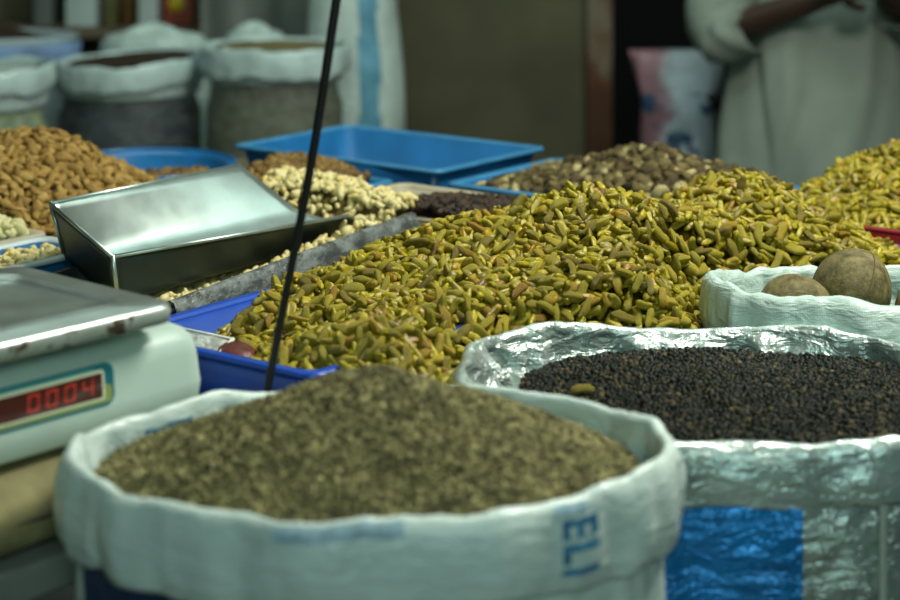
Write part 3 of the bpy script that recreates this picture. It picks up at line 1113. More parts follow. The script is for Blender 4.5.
# letters E L I running down the cuff, turned a quarter
bm = flat_text('ELI', 0.031)
ys = [v.co.x for v in bm.verts]; xs = [v.co.y for v in bm.verts]
L0, L1, H1 = min(ys), max(ys), max(xs)
for v in bm.verts:
    x, y = v.co.x, v.co.y
    v.co = Vector(((y) / H1 * 0.024, (L1 - x) / (L1 - L0) * 0.055, 0))
print_on(fs, f_ob, bm, 0.160, 0.19, 0.60, 0.024, 0.055, 'printed_lettering', M_ink)
# faded printed patches on the cuff
for (xc, t0, tl, w) in ((-0.015, 0.02, 0.16, 0.10), (-0.205, 0.02, 0.2, 0.0), (0.155, 0.03, 0.10, 0.022)):
    if w:
        bm = bmesh.new()
        bmesh.ops.create_grid(bm, x_segments=24, y_segments=6, size=0.5)
        for v in bm.verts:
            v.co = Vector(((v.co.x + 0.5) * w, (v.co.y + 0.5) * 0.02, 0))
        print_on(fs, f_ob, bm, xc, t0, tl, w, 0.02, 'printed_band', M_ink_pale, 0.0018)
bm = bmesh.new()
bmesh.ops.create_grid(bm, x_segments=20, y_segments=6, size=0.5)
for v in bm.verts:
    th = math.radians(134 + 14 * (v.co.x + 0.5))
    v.co = Vector(rel(f_ob, fs.point(th, -0.0105, -0.016 + 0.010 * v.co.y, 0.3 * fs.fold)))
obj_bm('printed_band', bm, M_ink, f_ob)
# the heap of seed
def rn(s, x, y, shrink=0.017):
    return np.sqrt(((x - s['c'][0]) / (s['a'] - shrink)) ** 2 + ((y - s['c'][1]) / (s['b'] - shrink)) ** 2)


def h_seed(x, y):
    r = rn(FRONT, x, y)
    c = np.sqrt(((x + 0.062) / 0.235) ** 2 + ((y - 1.545) / 0.16) ** 2 + 0.006) - 0.077
    z = 1.079 - 0.092 * c
    z = z + 0.007 * np.clip((x - 0.0) / 0.15, 0, 1) * np.clip(1 - (r - 0.6) / 0.4, 0, 1)
    return z + 0.0022 * fbm(x * 26, y * 26, 3) + 0.001 * fbm(x * 120, y * 120, 2)


p = Pile('ground_seed_heap', 'ground_seed', h_seed, lambda x, y: rn(FRONT, x, y, 0.018) < 1, (-0.32, 0.19, 1.36, 1.70), 0.0036, 0.0064, [seed_shape(0)], M_seed, layers=3, tilt=25, base_mat=M_seed_mass,
         floor=0.97, base_gap=0.0015, base_res=0.004)
p.label, p.cat = 'conical heap of ground brown seed in the nearest white sack', 'spice'
PILES.append(p)

# pepper sack
ps = Sack(PEPPER, 0.056, 4, 2.7, zfun=lambda th: 0.004 * math.sin(th) - 0.010 * math.cos(th) * (1 if math.sin(th) > 0 else 0.25), wob=0.006, fold=1.1, puff=0.75, lean=0.055, lin=3.2, crk=0.0065)


def pepper_pick(th, z):
    d = math.degrees(th) % 360
    if 196 < d < 280: return 1
    return 0


p_ob = ps.make('pepper_sack', 'silver and blue woven sack of black peppercorns behind the spice sack', M_sack_foil2, [M_sack_foil, M_sack_blue], M_sack_foil, 0.965, body_pick=pepper_pick)
# side seam
bm = bmesh.new()
th = math.radians(289)
pts = []
for i in range(24):
    z = PEPPER['z'] - 0.055 - i * 0.02
    x, y, nx, ny = ps.base(th)
    pts.append(rel(p_ob, (x + nx * 0.003, y + ny * 0.003, z)))
add_tube(bm, pts, 0.004, 6)
obj_bm('side_seam', bm, M_seam, p_ob)


def h_pep(x, y):
    r = rn(PEPPER, x, y)
    return 0.980 - 0.010 * r * r + 0.006 * (y - 1.8) / 0.19 - 0.004 * (x - 0.258) / 0.25 + 0.003 * fbm(x * 14, y * 14, 2)


def in_pep(x, y):
    return (np.abs((x - PEPPER['c'][0] - 0.019) / (PEPPER['a'] - 0.038)) ** 2.5 + np.abs((y - PEPPER['c'][1]) / (PEPPER['b'] - 0.017)) ** 2.5) < 1


p = Pile('peppercorn_pile', 'peppercorn', h_pep, in_pep, (0.0, 0.52, 1.62, 2.01), 0.0052, 0.0056, [lump_shape(60 + i, 0.025, 1.0, 9, 6) for i in range(5)], M_pepper, layers=2, tilt=40,
         base_mat=M_pepper_mass, floor=0.94, base_gap=0.003, base_res=0.008)
p.label, p.cat = 'black peppercorns filling the silver and blue sack', 'peppercorns'
PILES.append(p)

# coconut sack
M_sack_milk = woven('milky_sacking', (0.55, 0.73, 0.66), 0.36, 0.15, 0.8)
cs = Sack(COCO, 0.070, 9, 2.4, zfun=lambda th: -0.008 * math.cos(th) - 0.005 * math.sin(th) + 0.004, wob=0.008, puff=0.8)
c_ob = cs.make('coconut_sack', 'white woven sack holding whole brown coconuts, behind the pepper sack', M_sack_milk, M_sack_milk, M_sack_milk, 0.965)


def coco_mat():
    m, nt, b = new_mat('coconut_husk')
    f = noise(nt, 48, 8, 0.75, stretch=(1, 1, 1.5))
    c = ramp(nt, f, [(0.36, (0.045, 0.042, 0.014)), (0.5, (0.145, 0.122, 0.042)), (0.66, (0.27, 0.23, 0.09))])
    nt.links.new(c, b.inputs['Base Color'])
    b.inputs['Roughness'].default_value = 0.75
    p_ = bump(nt, b, noise(nt, 110, 6, 0.7), 0.6, 0.003)
    return m


M_coco = coco_mat()


def coconut(loc, r, rot, label):
    v, lp, tt = lat_long(lambda u, phi: (r * 1.06 * u, r * math.sqrt(max(0, 1 - u * u)) * (1 + 0.025 * math.cos(3 * phi) - 0.04 * u) * math.cos(phi),
                                         r * math.sqrt(max(0, 1 - u * u)) * (1 + 0.025 * math.cos(3 * phi) - 0.04 * u) * math.sin(phi)), 26, 40)
    me = mesh_from('husk', v, lp, tt, [M_coco])
    t = thing('coconut', label, 'coconut', loc, 0, 'coconuts in the white sack')
    t.rotation_euler = rot
    o = link(bpy.data.objects.new('husk', me), t)
    bm = bmesh.new()
    for s in (0, 1, 2):
        pts = []
        for i in range(16):
            a = -1.3 + 2.6 * i / 15
            q = 2 * PI * s / 3
            pts.append((r * 1.062 * math.sin(a), r * 1.028 * math.cos(a) * math.cos(q), r * 1.028 * math.cos(a) * math.sin(q)))
        add_tube(bm, pts, 0.0007, 5)
    obj_bm('husk_seam', bm, simple('husk_seam_fibre', (0.13, 0.09, 0.03), 0.9), t)
    return t


coconut((0.455, 2.147, 1.003), 0.0445, (0.5, -1.0, 0.7), 'whole brown coconut standing highest in the white sack')
coconut((0.386, 2.117, 0.987), 0.0405, (0.4, 0.3, 0.2), 'coconut half sunk below the sack rim, left of the tallest one')
coconut((0.540, 2.124, 0.983), 0.0420, (1.2, 0.5, 0.9), 'coconut cut by the right edge of the photo, in the white sack')

# one raisin strayed on the pepper
# (built below with the raisins' own mesh)

# ------------------------------------------------------------------ weighing scale
sx = np.array([0.662, 0.75]); sx = sx / np.linalg.norm(sx)
SROT = math.atan2(sx[1], sx[0])
sc = thing('weighing_scale', 'white electronic weighing scale with steel plate and red display', 'scale', (-0.218, 1.750, 0.9860), SROT)
# local x: along the front (0 = right end), y: away from the face, z: up
L, Dp, H = 0.33, 0.235, 0.080
bm = bmesh.new()


def rrect(x0, x1, y0, y1, z, r, n=7):
    pts = []
    for cx, cy, s in ((x1 - r, y1 - r, 0), (x0 + r, y1 - r, 1), (x0 + r, y0 + r, 2), (x1 - r, y0 + r, 3)):
        for k in range(n):
            th = PI / 2 * (s + k / (n - 1))
            pts.append((cx + r * math.cos(th), cy + r * math.sin(th), z))
    return pts


rings = []
for z, ins in ((0.002, 0.008), (0.003, 0.004), (0.006, 0.002), (0.027, 0.0), (0.029, 0.0005), (0.055, 0.003), (0.066, 0.006), (0.073, 0.012), (0.077, 0.020), (0.079, 0.032), (0.080, 0.05)):
    rings.append(rrect(-L + ins, 0 - ins, 0 + ins * 0.9, Dp - ins, z, 0.028 if ins < 0.02 else 0.03))
add_rings(bm, rings, True, True)
obj_bm('case', bm, M_case, sc)
for x in (-L + 0.04, -0.04):
    for y in (0.04, Dp - 0.04):
        bm = bmesh.new()
        bmesh.ops.create_cone(bm, cap_ends=True, segments=20, radius1=0.012, radius2=0.014, depth=0.004)
        for v in bm.verts: v.co += Vector((x, y, 0.000))
        obj_bm('foot', bm, M_black, sc)
# plate with turned-down skirt and raised inner ring
bm = bmesh.new()
px0, px1, py0, py1 = -0.322, -0.052, -0.012, 0.228
rings = [rrect(px0 + 0.004, px1 - 0.004, py0 + 0.004, py1 - 0.004, 0.0910, 0.016), rrect(px0, px1, py0, py1, 0.0925, 0.02), rrect(px0 - 0.001, px1 + 0.001, py0 - 0.001, py1 + 0.001, 0.1020, 0.02),
         rrect(px0, px1, py0, py1, 0.1065, 0.02), rrect(px0 + 0.003, px1 - 0.003, py0 + 0.003, py1 - 0.003, 0.1085, 0.018), rrect(px0 + 0.030, px1 - 0.030, py0 + 0.030, py1 - 0.030, 0.1080, 0.022),
         rrect(px0 + 0.034, px1 - 0.034, py0 + 0.034, py1 - 0.034, 0.1115, 0.022), rrect(px0 + 0.038, px1 - 0.038, py0 + 0.038, py1 - 0.038, 0.1065, 0.022), rrect(px0 + 0.06, px1 - 0.06, py0 + 0.06, py1 - 0.06, 0.1060, 0.02)]
vv = add_rings(bm, rings, True, True)
for f in bm.faces:
    c = f.calc_center_median()
    f.material_index = 1 if c.z < 0.1055 and not (px0 + 0.02 < c.x < px1 - 0.02 and py0 + 0.02 < c.y < py1 - 0.02) else 0
pl = obj_bm('weighing_plate', bm, [M_plate, M_plate_edge], sc)
pl['label'] = 'steel weighing plate with rusty edge'
bm = bmesh.new()
bmesh.ops.create_cone(bm, cap_ends=True, segments=24, radius1=0.05, radius2=0.045, depth=0.012)
for v in bm.verts: v.co += Vector((-0.18, 0.11, 0.0855))
obj_bm('plate_support', bm, M_black, sc)
# display: panel on the front face (leaning like the face)


def face_slab(name, mat, parent, x0, x1, z0, z1, d0, d1, r=0.006, n=6):
    bm = bmesh.new()
    out = []
    for d in (d0, d1):
        ring = []
        for cx, cz, s in ((x1 - r, z1 - r, 0), (x0 + r, z1 - r, 1), (x0 + r, z0 + r, 2), (x1 - r, z0 + r, 3)):
            for k in range(n):
                th = PI / 2 * (s + k / (n - 1))
                zz = cz + r * math.sin(th)
                ring.append((cx + r * math.cos(th), -d + 0.10 * (zz - 0.029), zz))
        out.append(ring)
    add_rings(bm, out, True, True)
    return obj_bm(name, bm, mat, parent, smooth_=False)


pn = face_slab('display_panel', M_teal, sc, -0.273, -0.114, 0.0300, 0.0660, -0.004, 0.0006, 0.009)
face_slab('panel_print', M_khaki, pn, -0.269, -0.117, 0.0325, 0.0475, -0.004, 0.0009, 0.004)
face_slab('panel_print', simple('sea_green_print', (0.06, 0.33, 0.31), 0.4), pn, -0.269, -0.133, 0.0485, 0.0640, -0.004, 0.0009, 0.004)
face_slab('window_border', M_ivory, pn, -0.247, -0.125, 0.0355, 0.0610, -0.004, 0.0014, 0.003)
dw = face_slab('display_window', M_window, pn, -0.244, -0.1275, 0.0378, 0.0587, -0.004, 0.0018, 0.0015)
SEG = {'0': 'abcdef', '4': 'bcfg', '8': 'abcdefg'}


def digit(ch, x0, z0, w, h):
    bm = bmesh.new()
    t = 0.0017
    pos = {'a': (0, h - t, w, h), 'd': (0, 0, w, t), 'g': (0, h / 2 - t / 2, w, h / 2 + t / 2), 'f': (0, h / 2, t, h), 'e': (0, 0, t, h / 2), 'b': (w - t, h / 2, w, h), 'c': (w - t, 0, w, h / 2)}
    for s in SEG[ch]:
        a, b_, c, d = pos[s]
        g = 0.0004
        q = []
        for (x, z, dd) in ((a + g, b_ + g, 0.0019), (c - g, b_ + g, 0.0019), (c - g, d - g, 0.0019), (a + g, d - g, 0.0019), (a + g, b_ + g, 0.0022), (c - g, b_ + g, 0.0022), (c - g, d - g, 0.0022), (a + g, d - g, 0.0022)):
            zz = z0 + z
            q.append(bm.verts.new((x0 + x + z * 0.12, -dd + 0.10 * (zz - 0.029), zz)))
        for f in ((0, 3, 2, 1), (4, 5, 6, 7), (0, 1, 5, 4), (1, 2, 6, 5), (2, 3, 7, 6), (3, 0, 4, 7)):
            bm.faces.new([q[i] for i in f])
    return obj_bm('lit_digit', bm, M_digit, pn, smooth_=False)


for k, ch in enumerate('0004'):
    digit(ch, -0.207 + k * 0.0190, 0.0412, 0.0115, 0.0142)

# ------------------------------------------------------------------ scoop
def V(*a): return Vector(a)


BL, FL = V(-0.484, 2.300, 1.0725), V(-0.391, 2.200, 1.029)
BR, FR = V(-0.287, 2.600, 1.069), V(-0.131, 2.464, 1.026)
BF, FF = V(-0.2056, 2.570, 1.012), V(-0.110, 2.566, 0.983)
GB, GF = V(-0.466, 2.303, 1.004), V(-0.386, 2.214, 0.970)
sp = thing('scoop', 'open metal grain scoop lying on the cashews beside the scale', 'scoop', (-0.28, 2.40, 0.985))
so = sp.location


def loc(p): return p - Vector(so)


def patch(bm, a, b, c, d, nu=14, nv=6, sag=0.0):
    """bilinear patch a-b (u) to d-c, optionally sagging along the normal."""
    nrm = (b - a).cross(d - a).normalized()
    g = [[bm.verts.new(a.lerp(b, i / nu).lerp(d.lerp(c, i / nu), j / nv) + nrm * (sag * math.sin(PI * j / nv))) for j in range(nv + 1)] for i in range(nu + 1)]
    for i in range(nu):
        for j in range(nv):
            bm.faces.new((g[i][j], g[i + 1][j], g[i + 1][j + 1], g[i][j + 1]))


bm = bmesh.new()
# cross-sections from the back wall to the mouth: rim back, wall, rounded corner, floor, corner, rim front
secs = []
ns = 26
for i in range(ns + 1):
    t = i / ns
    rb = loc(BL.lerp(BR, t)); rf = loc(FL.lerp(FR, t)); gb = loc(GB.lerp(BF, t)); gf = loc(GF.lerp(FF, t))
    sec = []
    for j in range(7): sec.append(rb.lerp(gb, 0.92 * j / 6))
    c1, c2 = rb.lerp(gb, 0.92), gb.lerp(gf, 0.13)
    for q in (0.25, 0.5, 0.75): sec.append(c1.lerp(gb, q).lerp(gb.lerp(c2, q), q))
    for j in range(9): sec.append(gb.lerp(gf, 0.13 + 0.74 * j / 8))
    c1, c2 = gb.lerp(gf, 0.87), gf.lerp(rf, 0.08)
    for q in (0.25, 0.5, 0.75): sec.append(c1.lerp(gf, q).lerp(gf.lerp(c2, q), q))
    for j in range(7): sec.append(gf.lerp(rf, 0.08 + 0.92 * j / 6))
    secs.append([bm.verts.new(p) for p in sec])
for i in range(ns):
    for j in range(len(secs[0]) - 1):
        bm.faces.new((secs[i][j], secs[i + 1][j], secs[i + 1][j + 1], secs[i][j + 1]))
M_tin_shade = metal_mat('shaded_tin', (0.030, 0.052, 0.050), 0.36, 0.45)  # outer skin of the scoop: shade and dark reflections put into the colour
pan = obj_bm('pan', bm, [M_tin_shade, M_steel], sp)
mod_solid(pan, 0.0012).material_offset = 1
bm = bmesh.new()
nv = 8
patch(bm, loc(BL), loc(FL), loc(GF), loc(GB), 10, 6)
bw = obj_bm('back_wall', bm, [M_tin_shade, M_steel], sp)
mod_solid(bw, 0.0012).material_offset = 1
bm = bmesh.new()
add_tube(bm, [loc(BR), loc(BL), ], 0.0024, 8)
add_tube(bm, [loc(BL), loc(FL)], 0.0024, 8)
add_tube(bm, [loc(FL), loc(FR)], 0.0024, 8)
obj_bm('rolled_rim', bm, M_steel, sp)
for c, g_ in ((FL, GF), (BL, GB)):
    bm = bmesh.new()
    add_tube(bm, [loc(c) + V(0, 0, 0.002), loc(c.lerp(g_, 0.9))], 0.0028, 8)
    obj_bm('corner_seam', bm, M_steel, sp)

# ------------------------------------------------------------------ hanging black cable
ck = thing('hanging_cable', 'thin black cable hanging down between the trays and the nearest sack', 'cable', (-0.171, 1.738, 0.93))
pts = []
for i in range(40):
    z = 0.985 + (2.3 - 0.985) * (i / 39) ** 1.2
    dz = z - 0.985
    x = -0.171 + 0.205 * dz - 0.075 * dz * dz * 0.9 - 0.0008 * math.sin(dz * 20)
    pts.append((x + 0.171, 0.0, z - 0.93))
bm = bmesh.new()
add_tube(bm, pts, [0.0036 + 0.0008 * min(1, i / 12) for i in range(40)], 10)
obj_bm('cord', bm, M_black, ck)
bm = bmesh.new()
add_tube(bm, [(-0.0002 + 0.001, 0, 0.054), (-0.003, 0.0, 0.03), (-0.004, 0, 0.0)], 0.0042, 10)
obj_bm('lower_sleeve', bm, M_black, ck)

# ------------------------------------------------------------------ folded packet in the corner of the raisin tray
pk = thing('plastic_packet', 'small folded clear packet of dark red fruit in the raisin tray corner', 'packet', (-0.240, 1.945, 0.985), 0.1)
bm = bmesh.new()
q = [V(-0.050, 0.012, 0.026), V(0.018, 0.004, 0.012), V(-0.010, -0.040, -0.004), V(-0.05, -0.024, 0.004)]
a, b_, c, d = [bm.verts.new(x) for x in q]
bm.faces.new((a, b_, c, d))
bmesh.ops.subdivide_edges(bm, edges=bm.edges[:], cuts=6, use_grid_fill=True)
for v in bm.verts: v.co.z += 0.002 * float(fbm(v.co.x * 90 + 4, v.co.y * 90, 2))
fo = obj_bm('clear_flap', bm, film_mat('packet_film', (0.45, 0.52, 0.45), 0.75, 0.3), pk)
mod_solid(fo, 0.0005)
bm = bmesh.new()
add_tube(bm, [q[1] + V(0, 0, 0.001), q[2] + V(0.002, 0, 0.001)], 0.0022, 6)
add_tube(bm, [q[0] + V(0, 0, 0.001), q[1] + V(0, 0, 0.001)], 0.0012, 6)
obj_bm('white_hem', bm, simple('white_hem', (0.7, 0.74, 0.64), 0.5), pk)
v_, l_, t_ = lump_shape(77, 0.16, 0.55, 18, 12, 1.3)
me = mesh_from('dark_fruit', v_ * 0.036, l_, t_, [simple('dark_red_fruit', (0.10, 0.018, 0.008), 0.45, vary=0.4, scale=60, bumps=(110, 0.6, 0.003))])
df = link(bpy.data.objects.new('dark_fruit', me), pk)
df.location = (0.020, -0.014, 0.002)
df.rotation_euler = (0.2, 0.1, -0.7)

# ------------------------------------------------------------------ background: bags of goods
M_clear_bag = film_mat('clear_bag', (0.55, 0.66, 0.64), 0.07, 0.22)
M_cuff_bag = simple('milky_plastic_cuff', (0.46, 0.60, 0.58), 0.35, vary=0.22, scale=14, bumps=(18, 0.5, 0.01))


def bag(name, label, c, a, b, z, floor_z, cuff, mat_cuff, fill_mat, fill_name, fill_label, top_mat, seed, tilt=0.0, film=M_clear_bag, top_dz=-0.006):
    s = dict(c=c, a=a, b=b, z=z)
    k = Sack(s, cuff, seed, 2.1, zfun=lambda th: tilt * math.cos(th), wob=0.0025, floor_z=floor_z, puff=0.4, fold=0.25, bulge=0.013)
    t = k.make(name, label, mat_cuff, film, mat_cuff, z - 0.03, nth=96)
    # contents
    f = thing(fill_name, fill_label, 'goods', (c[0], c[1], floor_z + 0.006))
    f['kind'] = 'stuff'
    bm = bmesh.new()
    n = 72
    R = []
    zt = z - floor_z - 0.006
    for r, zz in ((0.9, 0.0), (1.05, 0.02), (1.07, zt * 0.45), (1.06, zt * 0.7), (0.985, zt - 0.10), (0.96, zt - 0.06), (0.955, zt + top_dz - 0.006)):
        R.append([((a - 0.0205) * r * abs(math.cos(q)) ** (2 / 2.2) * (1 if math.cos(q) > 0 else -1), (b - 0.0205) * r * abs(math.sin(q)) ** (2 / 2.2) * (1 if math.sin(q) > 0 else -1), zz + tilt * math.cos(q) * zz / zt) for q in [2 * PI * i / n for i in range(n)]])
    add_rings(bm, R, True, False)
    obj_bm('packed_side', bm, fill_mat, f)
    bm = bmesh.new()
    R = []
    for r in (0.955, 0.8, 0.6, 0.4, 0.2, 0.03):
        R.append([((a - 0.0205) * r * math.cos(q), (b - 0.0205) * r * math.sin(q), zt + top_dz + 0.012 * (1 - r) + 0.004 * float(vnoise(r * 9 + 3 * math.cos(q), 3 * math.sin(q))) + tilt * math.cos(q) * r) for q in [2 * PI * i / n for i in range(n)]])
    add_rings(bm, R, False, True)
    obj_bm('open_top', bm, top_mat, f)
    f['kind'] = 'stuff'
    return t


def goods(name, c0, c1, scale, rough=0.6):
    m, nt, b = new_mat(name)
    f = noise(nt, scale, 3, 0.7)
    nt.links.new(ramp(nt, f, [(0.35, c0), (0.65, c1)]), b.inputs['Base Color'])
    b.inputs['Roughness'].default_value = rough
    bump(nt, b, f, 0.5, 0.006)
    return m


G_green = goods('green_pods', (0.10, 0.16, 0.08), (0.34, 0.42, 0.24), 40)
G_black = goods('black_seed', (0.006, 0.010, 0.014), (0.022, 0.032, 0.040), 70)
G_brown = goods('dark_brown_seed', (0.012, 0.007, 0.004), (0.05, 0.03, 0.015), 70)
G_grey = goods('grey_green_seed', (0.06, 0.07, 0.04), (0.12, 0.13, 0.08), 60)
BACK_Z = 0.56
bp = thing('back_platform', 'low dark platform the row of clear bags stands on', 'platform', (0, 0, 0))
box('deck', M_wood, bp, -1.75, -0.05, 3.98, 5.05, BACK_Z - 0.04, BACK_Z, 0.004)
for x in (-1.68, -0.9, -0.12):
    for y in (4.02, 4.98):
        box('leg', M_wood, bp, x - 0.035, x + 0.035, y - 0.035, y + 0.035, 0, BACK_Z - 0.041, 0.003)
bag('clear_bag', 'clear bag of green pods with milky cuff at the left edge', (-1.055, 4.16), 0.180, 0.155, 1.022, BACK_Z, 0.052, M_cuff_bag, G_green, 'green_pod_fill', 'green pods packed inside the leftmost clear bag', goods('pale_cover', (0.25, 0.33, 0.30), (0.4, 0.5, 0.46), 12), 2, tilt=0.012)
bag('clear_bag', 'clear bag of black seed with wide milky cuff, middle of the back row', (-0.758, 4.50), 0.176, 0.20, 1.010, BACK_Z, 0.058, M_cuff_bag, G_black, 'black_seed_fill', 'black seed packed inside the middle clear bag', G_brown, 3, tilt=0.010)
bag('clear_bag', 'clear bag of grey green seed behind the hanging cable', (-0.405, 4.40), 0.168, 0.155, 1.052, BACK_Z, 0.062, M_cuff_bag, G_grey, 'grey_seed_fill', 'grey green seed packed inside the clear bag behind the cable', goods('dull_gold_seed', (0.10, 0.085, 0.03), (0.2, 0.17, 0.07), 50), 5)
# tub behind at the left
M_tub = simple('pale_tub', (0.36, 0.47, 0.50), 0.4, vary=0.2, scale=10)
tb = thing('tub', 'pale blue tub of dark seed behind the leftmost clear bag', 'tub', (-1.22, 4.84, BACK_Z + 0.001))
bm = bmesh.new()
zt = 1.028 - BACK_Z
prof = [(0.20, 0.0), (0.235, 0.01), (0.262, zt - 0.05), (0.268, zt - 0.01), (0.275, zt), (0.265, zt + 0.003), (0.255, zt - 0.006), (0.235, 0.02)]
add_rings(bm, [[(r * math.cos(2 * PI * k / 64), r * 0.6 * math.sin(2 * PI * k / 64), z) for k in range(64)] for r, z in prof], True, True)
obj_bm('tub_body', bm, M_tub, tb)
bm = bmesh.new()
add_rings(bm, [[(r * math.cos(2 * PI * k / 64), r * 0.6 * math.sin(2 * PI * k / 64), z) for k in range(64)] for r, z in ((0.270, zt - 0.075), (0.2755, zt - 0.07), (0.279, zt - 0.02), (0.277, zt - 0.015))])
mod_solid(obj_bm('folded_cover', bm, simple('blue_cover', (0.20, 0.33, 0.55), 0.4, vary=0.3, scale=9), tb), 0.002)
sf = thing('dark_seed_fill', 'dark brown seed filling the pale blue tub', 'goods', (-1.22, 4.84, BACK_Z + 0.05))
sf['kind'] = 'stuff'
bm = bmesh.new()
add_rings(bm, [[(r * math.cos(2 * PI * k / 48), r * 0.6 * math.sin(2 * PI * k / 48), z) for k in range(48)] for r, z in ((0.2, 0.0), (0.238, zt - 0.075), (0.22, zt - 0.06), (0.1, zt - 0.03), (0.02, zt - 0.022))], True, True)
obj_bm('seed_surface', bm, G_brown, sf)
# crumpled white bags behind
M_bagw = simple('white_plastic_bag', (0.44, 0.56, 0.52), 0.35, vary=0.25, scale=12, bumps=(16, 0.7, 0.015))


def heap_bag(name, label, c, rx, ry, z0, z1, seed, mat=M_bagw, rough=0.06):
    t = thing(name, label, 'bag', (*c, z0 + 0.001))
    bm = bmesh.new()
    rings = []
    n = 64
    H_ = z1 - z0
    for i in range(25):
        q = i / 24
        r = (0.85 + 0.2 * math.sin(PI * min(1, q * 1.1))) * (1 if q < 0.92 else max(0.05, math.sqrt(max(0, 1 - ((q - 0.92) / 0.08) ** 2))))
        rings.append([(rx * r * math.cos(p_) * (1 + rough * float(fbm(seed + 3 * math.cos(p_), 3 * math.sin(p_) + q * 4, 3))), ry * r * math.sin(p_) * (1 + rough * float(fbm(seed + 9 + 3 * math.cos(p_), 3 * math.sin(p_) + q * 4, 3))), H_ * q)
                      for p_ in [2 * PI * k / n for k in range(n)]])
    add_rings(bm, rings, True, True)
    obj_bm('bag_body', bm, mat, t)
    bm = bmesh.new()
    add_tube(bm, [(rx * 0.75 * q_, -ry * 0.25 + 0.012 * math.sin(5 * q_ + seed), H_ * (0.985 - 0.10 * q_ * q_)) for q_ in [-1 + 2 * i / 14 for i in range(15)]], [0.006 + 0.014 * math.sin(PI * (i + 0.5) / 15) for i in range(15)], 10)
    obj_bm('rolled_top', bm, mat, t)
    return t


heap_bag('plastic_bag', 'bulging white plastic bag behind the bag of black seed', (-0.76, 4.88), 0.15, 0.11, BACK_Z, 1.046, 1.0)
heap_bag('plastic_bag', 'white plastic bag behind and between the black and grey seed bags', (-0.50, 4.84), 0.088, 0.11, BACK_Z, 1.055, 6.0)

# wall shelf with boxes and jars
sh = thing('wall_shelf', 'dim wooden shelf on the back wall carrying boxes and jars', 'shelf', (0, 0, 0))
box('shelf_board', M_wood, sh, -1.75, -0.62, 5.28, 5.59, 0.975, 1.0, 0.003)
for x in (-1.7, -0.67):
    box('bracket', M_wood, sh, x - 0.02, x + 0.02, 5.30, 5.59, 0.80, 0.974, 0.003)


def carton(name, label, x0, x1, y0, h, col, rough=0.6):
    t = thing(name, label, 'box', ((x0 + x1) / 2, y0 + 0.07, 1.001))
    w = (x1 - x0) / 2
    m = simple(name + '_card', col, rough, vary=0.08)
    box('carton', m, t, -w, w, -0.07, 0.07, 0.0, h, 0.003)
    box('lid_flap', m, t, -w - 0.001, w + 0.001, -0.071, 0.071, h - 0.03, h + 0.002, 0.002)
    return t


carton('grey_carton', 'dull grey carton on the shelf, left of the white carton', -1.175, -1.125, 5.36, 0.20, (0.11, 0.13, 0.12))
carton('white_carton', 'tall white carton on the shelf above the pale tub', -1.085, -1.000, 5.36, 0.26, (0.42, 0.54, 0.52))
carton('white_carton', 'small white carton on the shelf beside the red packet', -0.880, -0.826, 5.36, 0.20, (0.42, 0.52, 0.50))


def jar(label, x, col, cap):
    t = thing('jar', label, 'jar', (x, 5.42, 1.001), 0, 'jars on the back shelf')
    bm = bmesh.new()
    add_rings(bm, [[(r * math.cos(2 * PI * k / 28), r * math.sin(2 * PI * k / 28), z) for k in range(28)] for r, z in ((0.02, 0), (0.024, 0.004), (0.024, 0.13), (0.018, 0.145), (0.018, 0.155))], True, True)
    obj_bm('glass_body', bm, simple('jar_body', col, 0.25, vary=0.25, scale=25), t)
    bm = bmesh.new()
    add_rings(bm, [[(r * math.cos(2 * PI * k / 28), r * math.sin(2 * PI * k / 28), z) for k in range(28)] for r, z in ((0.02, 0.150), (0.021, 0.152), (0.021, 0.175), (0.018, 0.178))], True, True)
    obj_bm('cap', bm, simple('jar_cap', cap, 0.4), t)


jar('olive jar with yellow foot band on the shelf right of the white carton', -0.970, (0.12, 0.12, 0.05), (0.3, 0.3, 0.1))
jar('dark brown jar on the shelf beside the olive jar', -0.918, (0.10, 0.06, 0.02), (0.1, 0.05, 0.02))
pkt = thing('spice_packet', 'red packet with round yellow emblem on the back shelf', 'packet', (-0.775, 5.42, 1.001))
box('pouch', simple('red_pouch', (0.30, 0.07, 0.04), 0.35, vary=0.2, scale=20), pkt, -0.042, 0.042, -0.018, 0.018, 0, 0.13, 0.008)
bm = bmesh.new()
bmesh.ops.create_cone(bm, cap_ends=True, segments=28, radius1=0.022, radius2=0.022, depth=0.003)
for v in bm.verts:
    x, y, z = v.co
    v.co = Vector((x - 0.003, -0.019 + z * 0.5, 0.062 + y * 1.15))
obj_bm('emblem', bm, simple('yellow_emblem', (0.75, 0.55, 0.02), 0.4), pkt)

# grey cloth hanging on the wall behind the bags
M_greycloth = simple('grey_cloth', (0.17, 0.19, 0.165), 0.85, vary=0.2, scale=6)


def hanging_cloth(name, label, x0, x1, y, z0, z1, mat, cat='cloth', amp=0.02):
    t = thing(name, label, cat, ((x0 + x1) / 2, y, z0))
    bm = bmesh.new()
    w = x1 - x0
    g = []
    nx_, nz_ = 70, 30
    for i in range(nx_ + 1):
        col = []
        for j in range(nz_ + 1):
            u, q = i / nx_, j / nz_
            col.append(bm.verts.new(((u - 0.5) * w, amp * math.sin(u * 17 + 1.5 * math.sin(q * 2)) + amp * 0.6 * float(fbm(u * 5, q * 2, 2)), q * (z1 - z0))))
        g.append(col)
    for i in range(nx_):
        for j in range(nz_):
            bm.faces.new((g[i][j], g[i + 1][j], g[i + 1][j + 1], g[i][j + 1]))
    o = obj_bm('cloth_panel', bm, mat, t)
    mod_solid(o, 0.004)
    bm = bmesh.new()
    add_tube(bm, [(-w / 2 - 0.03, 0, z1 - z0 + 0.01), (w / 2 + 0.03, 0, z1 - z0 + 0.01)], 0.012, 10)
    obj_bm('rail', bm, M_wood, t)
    return t


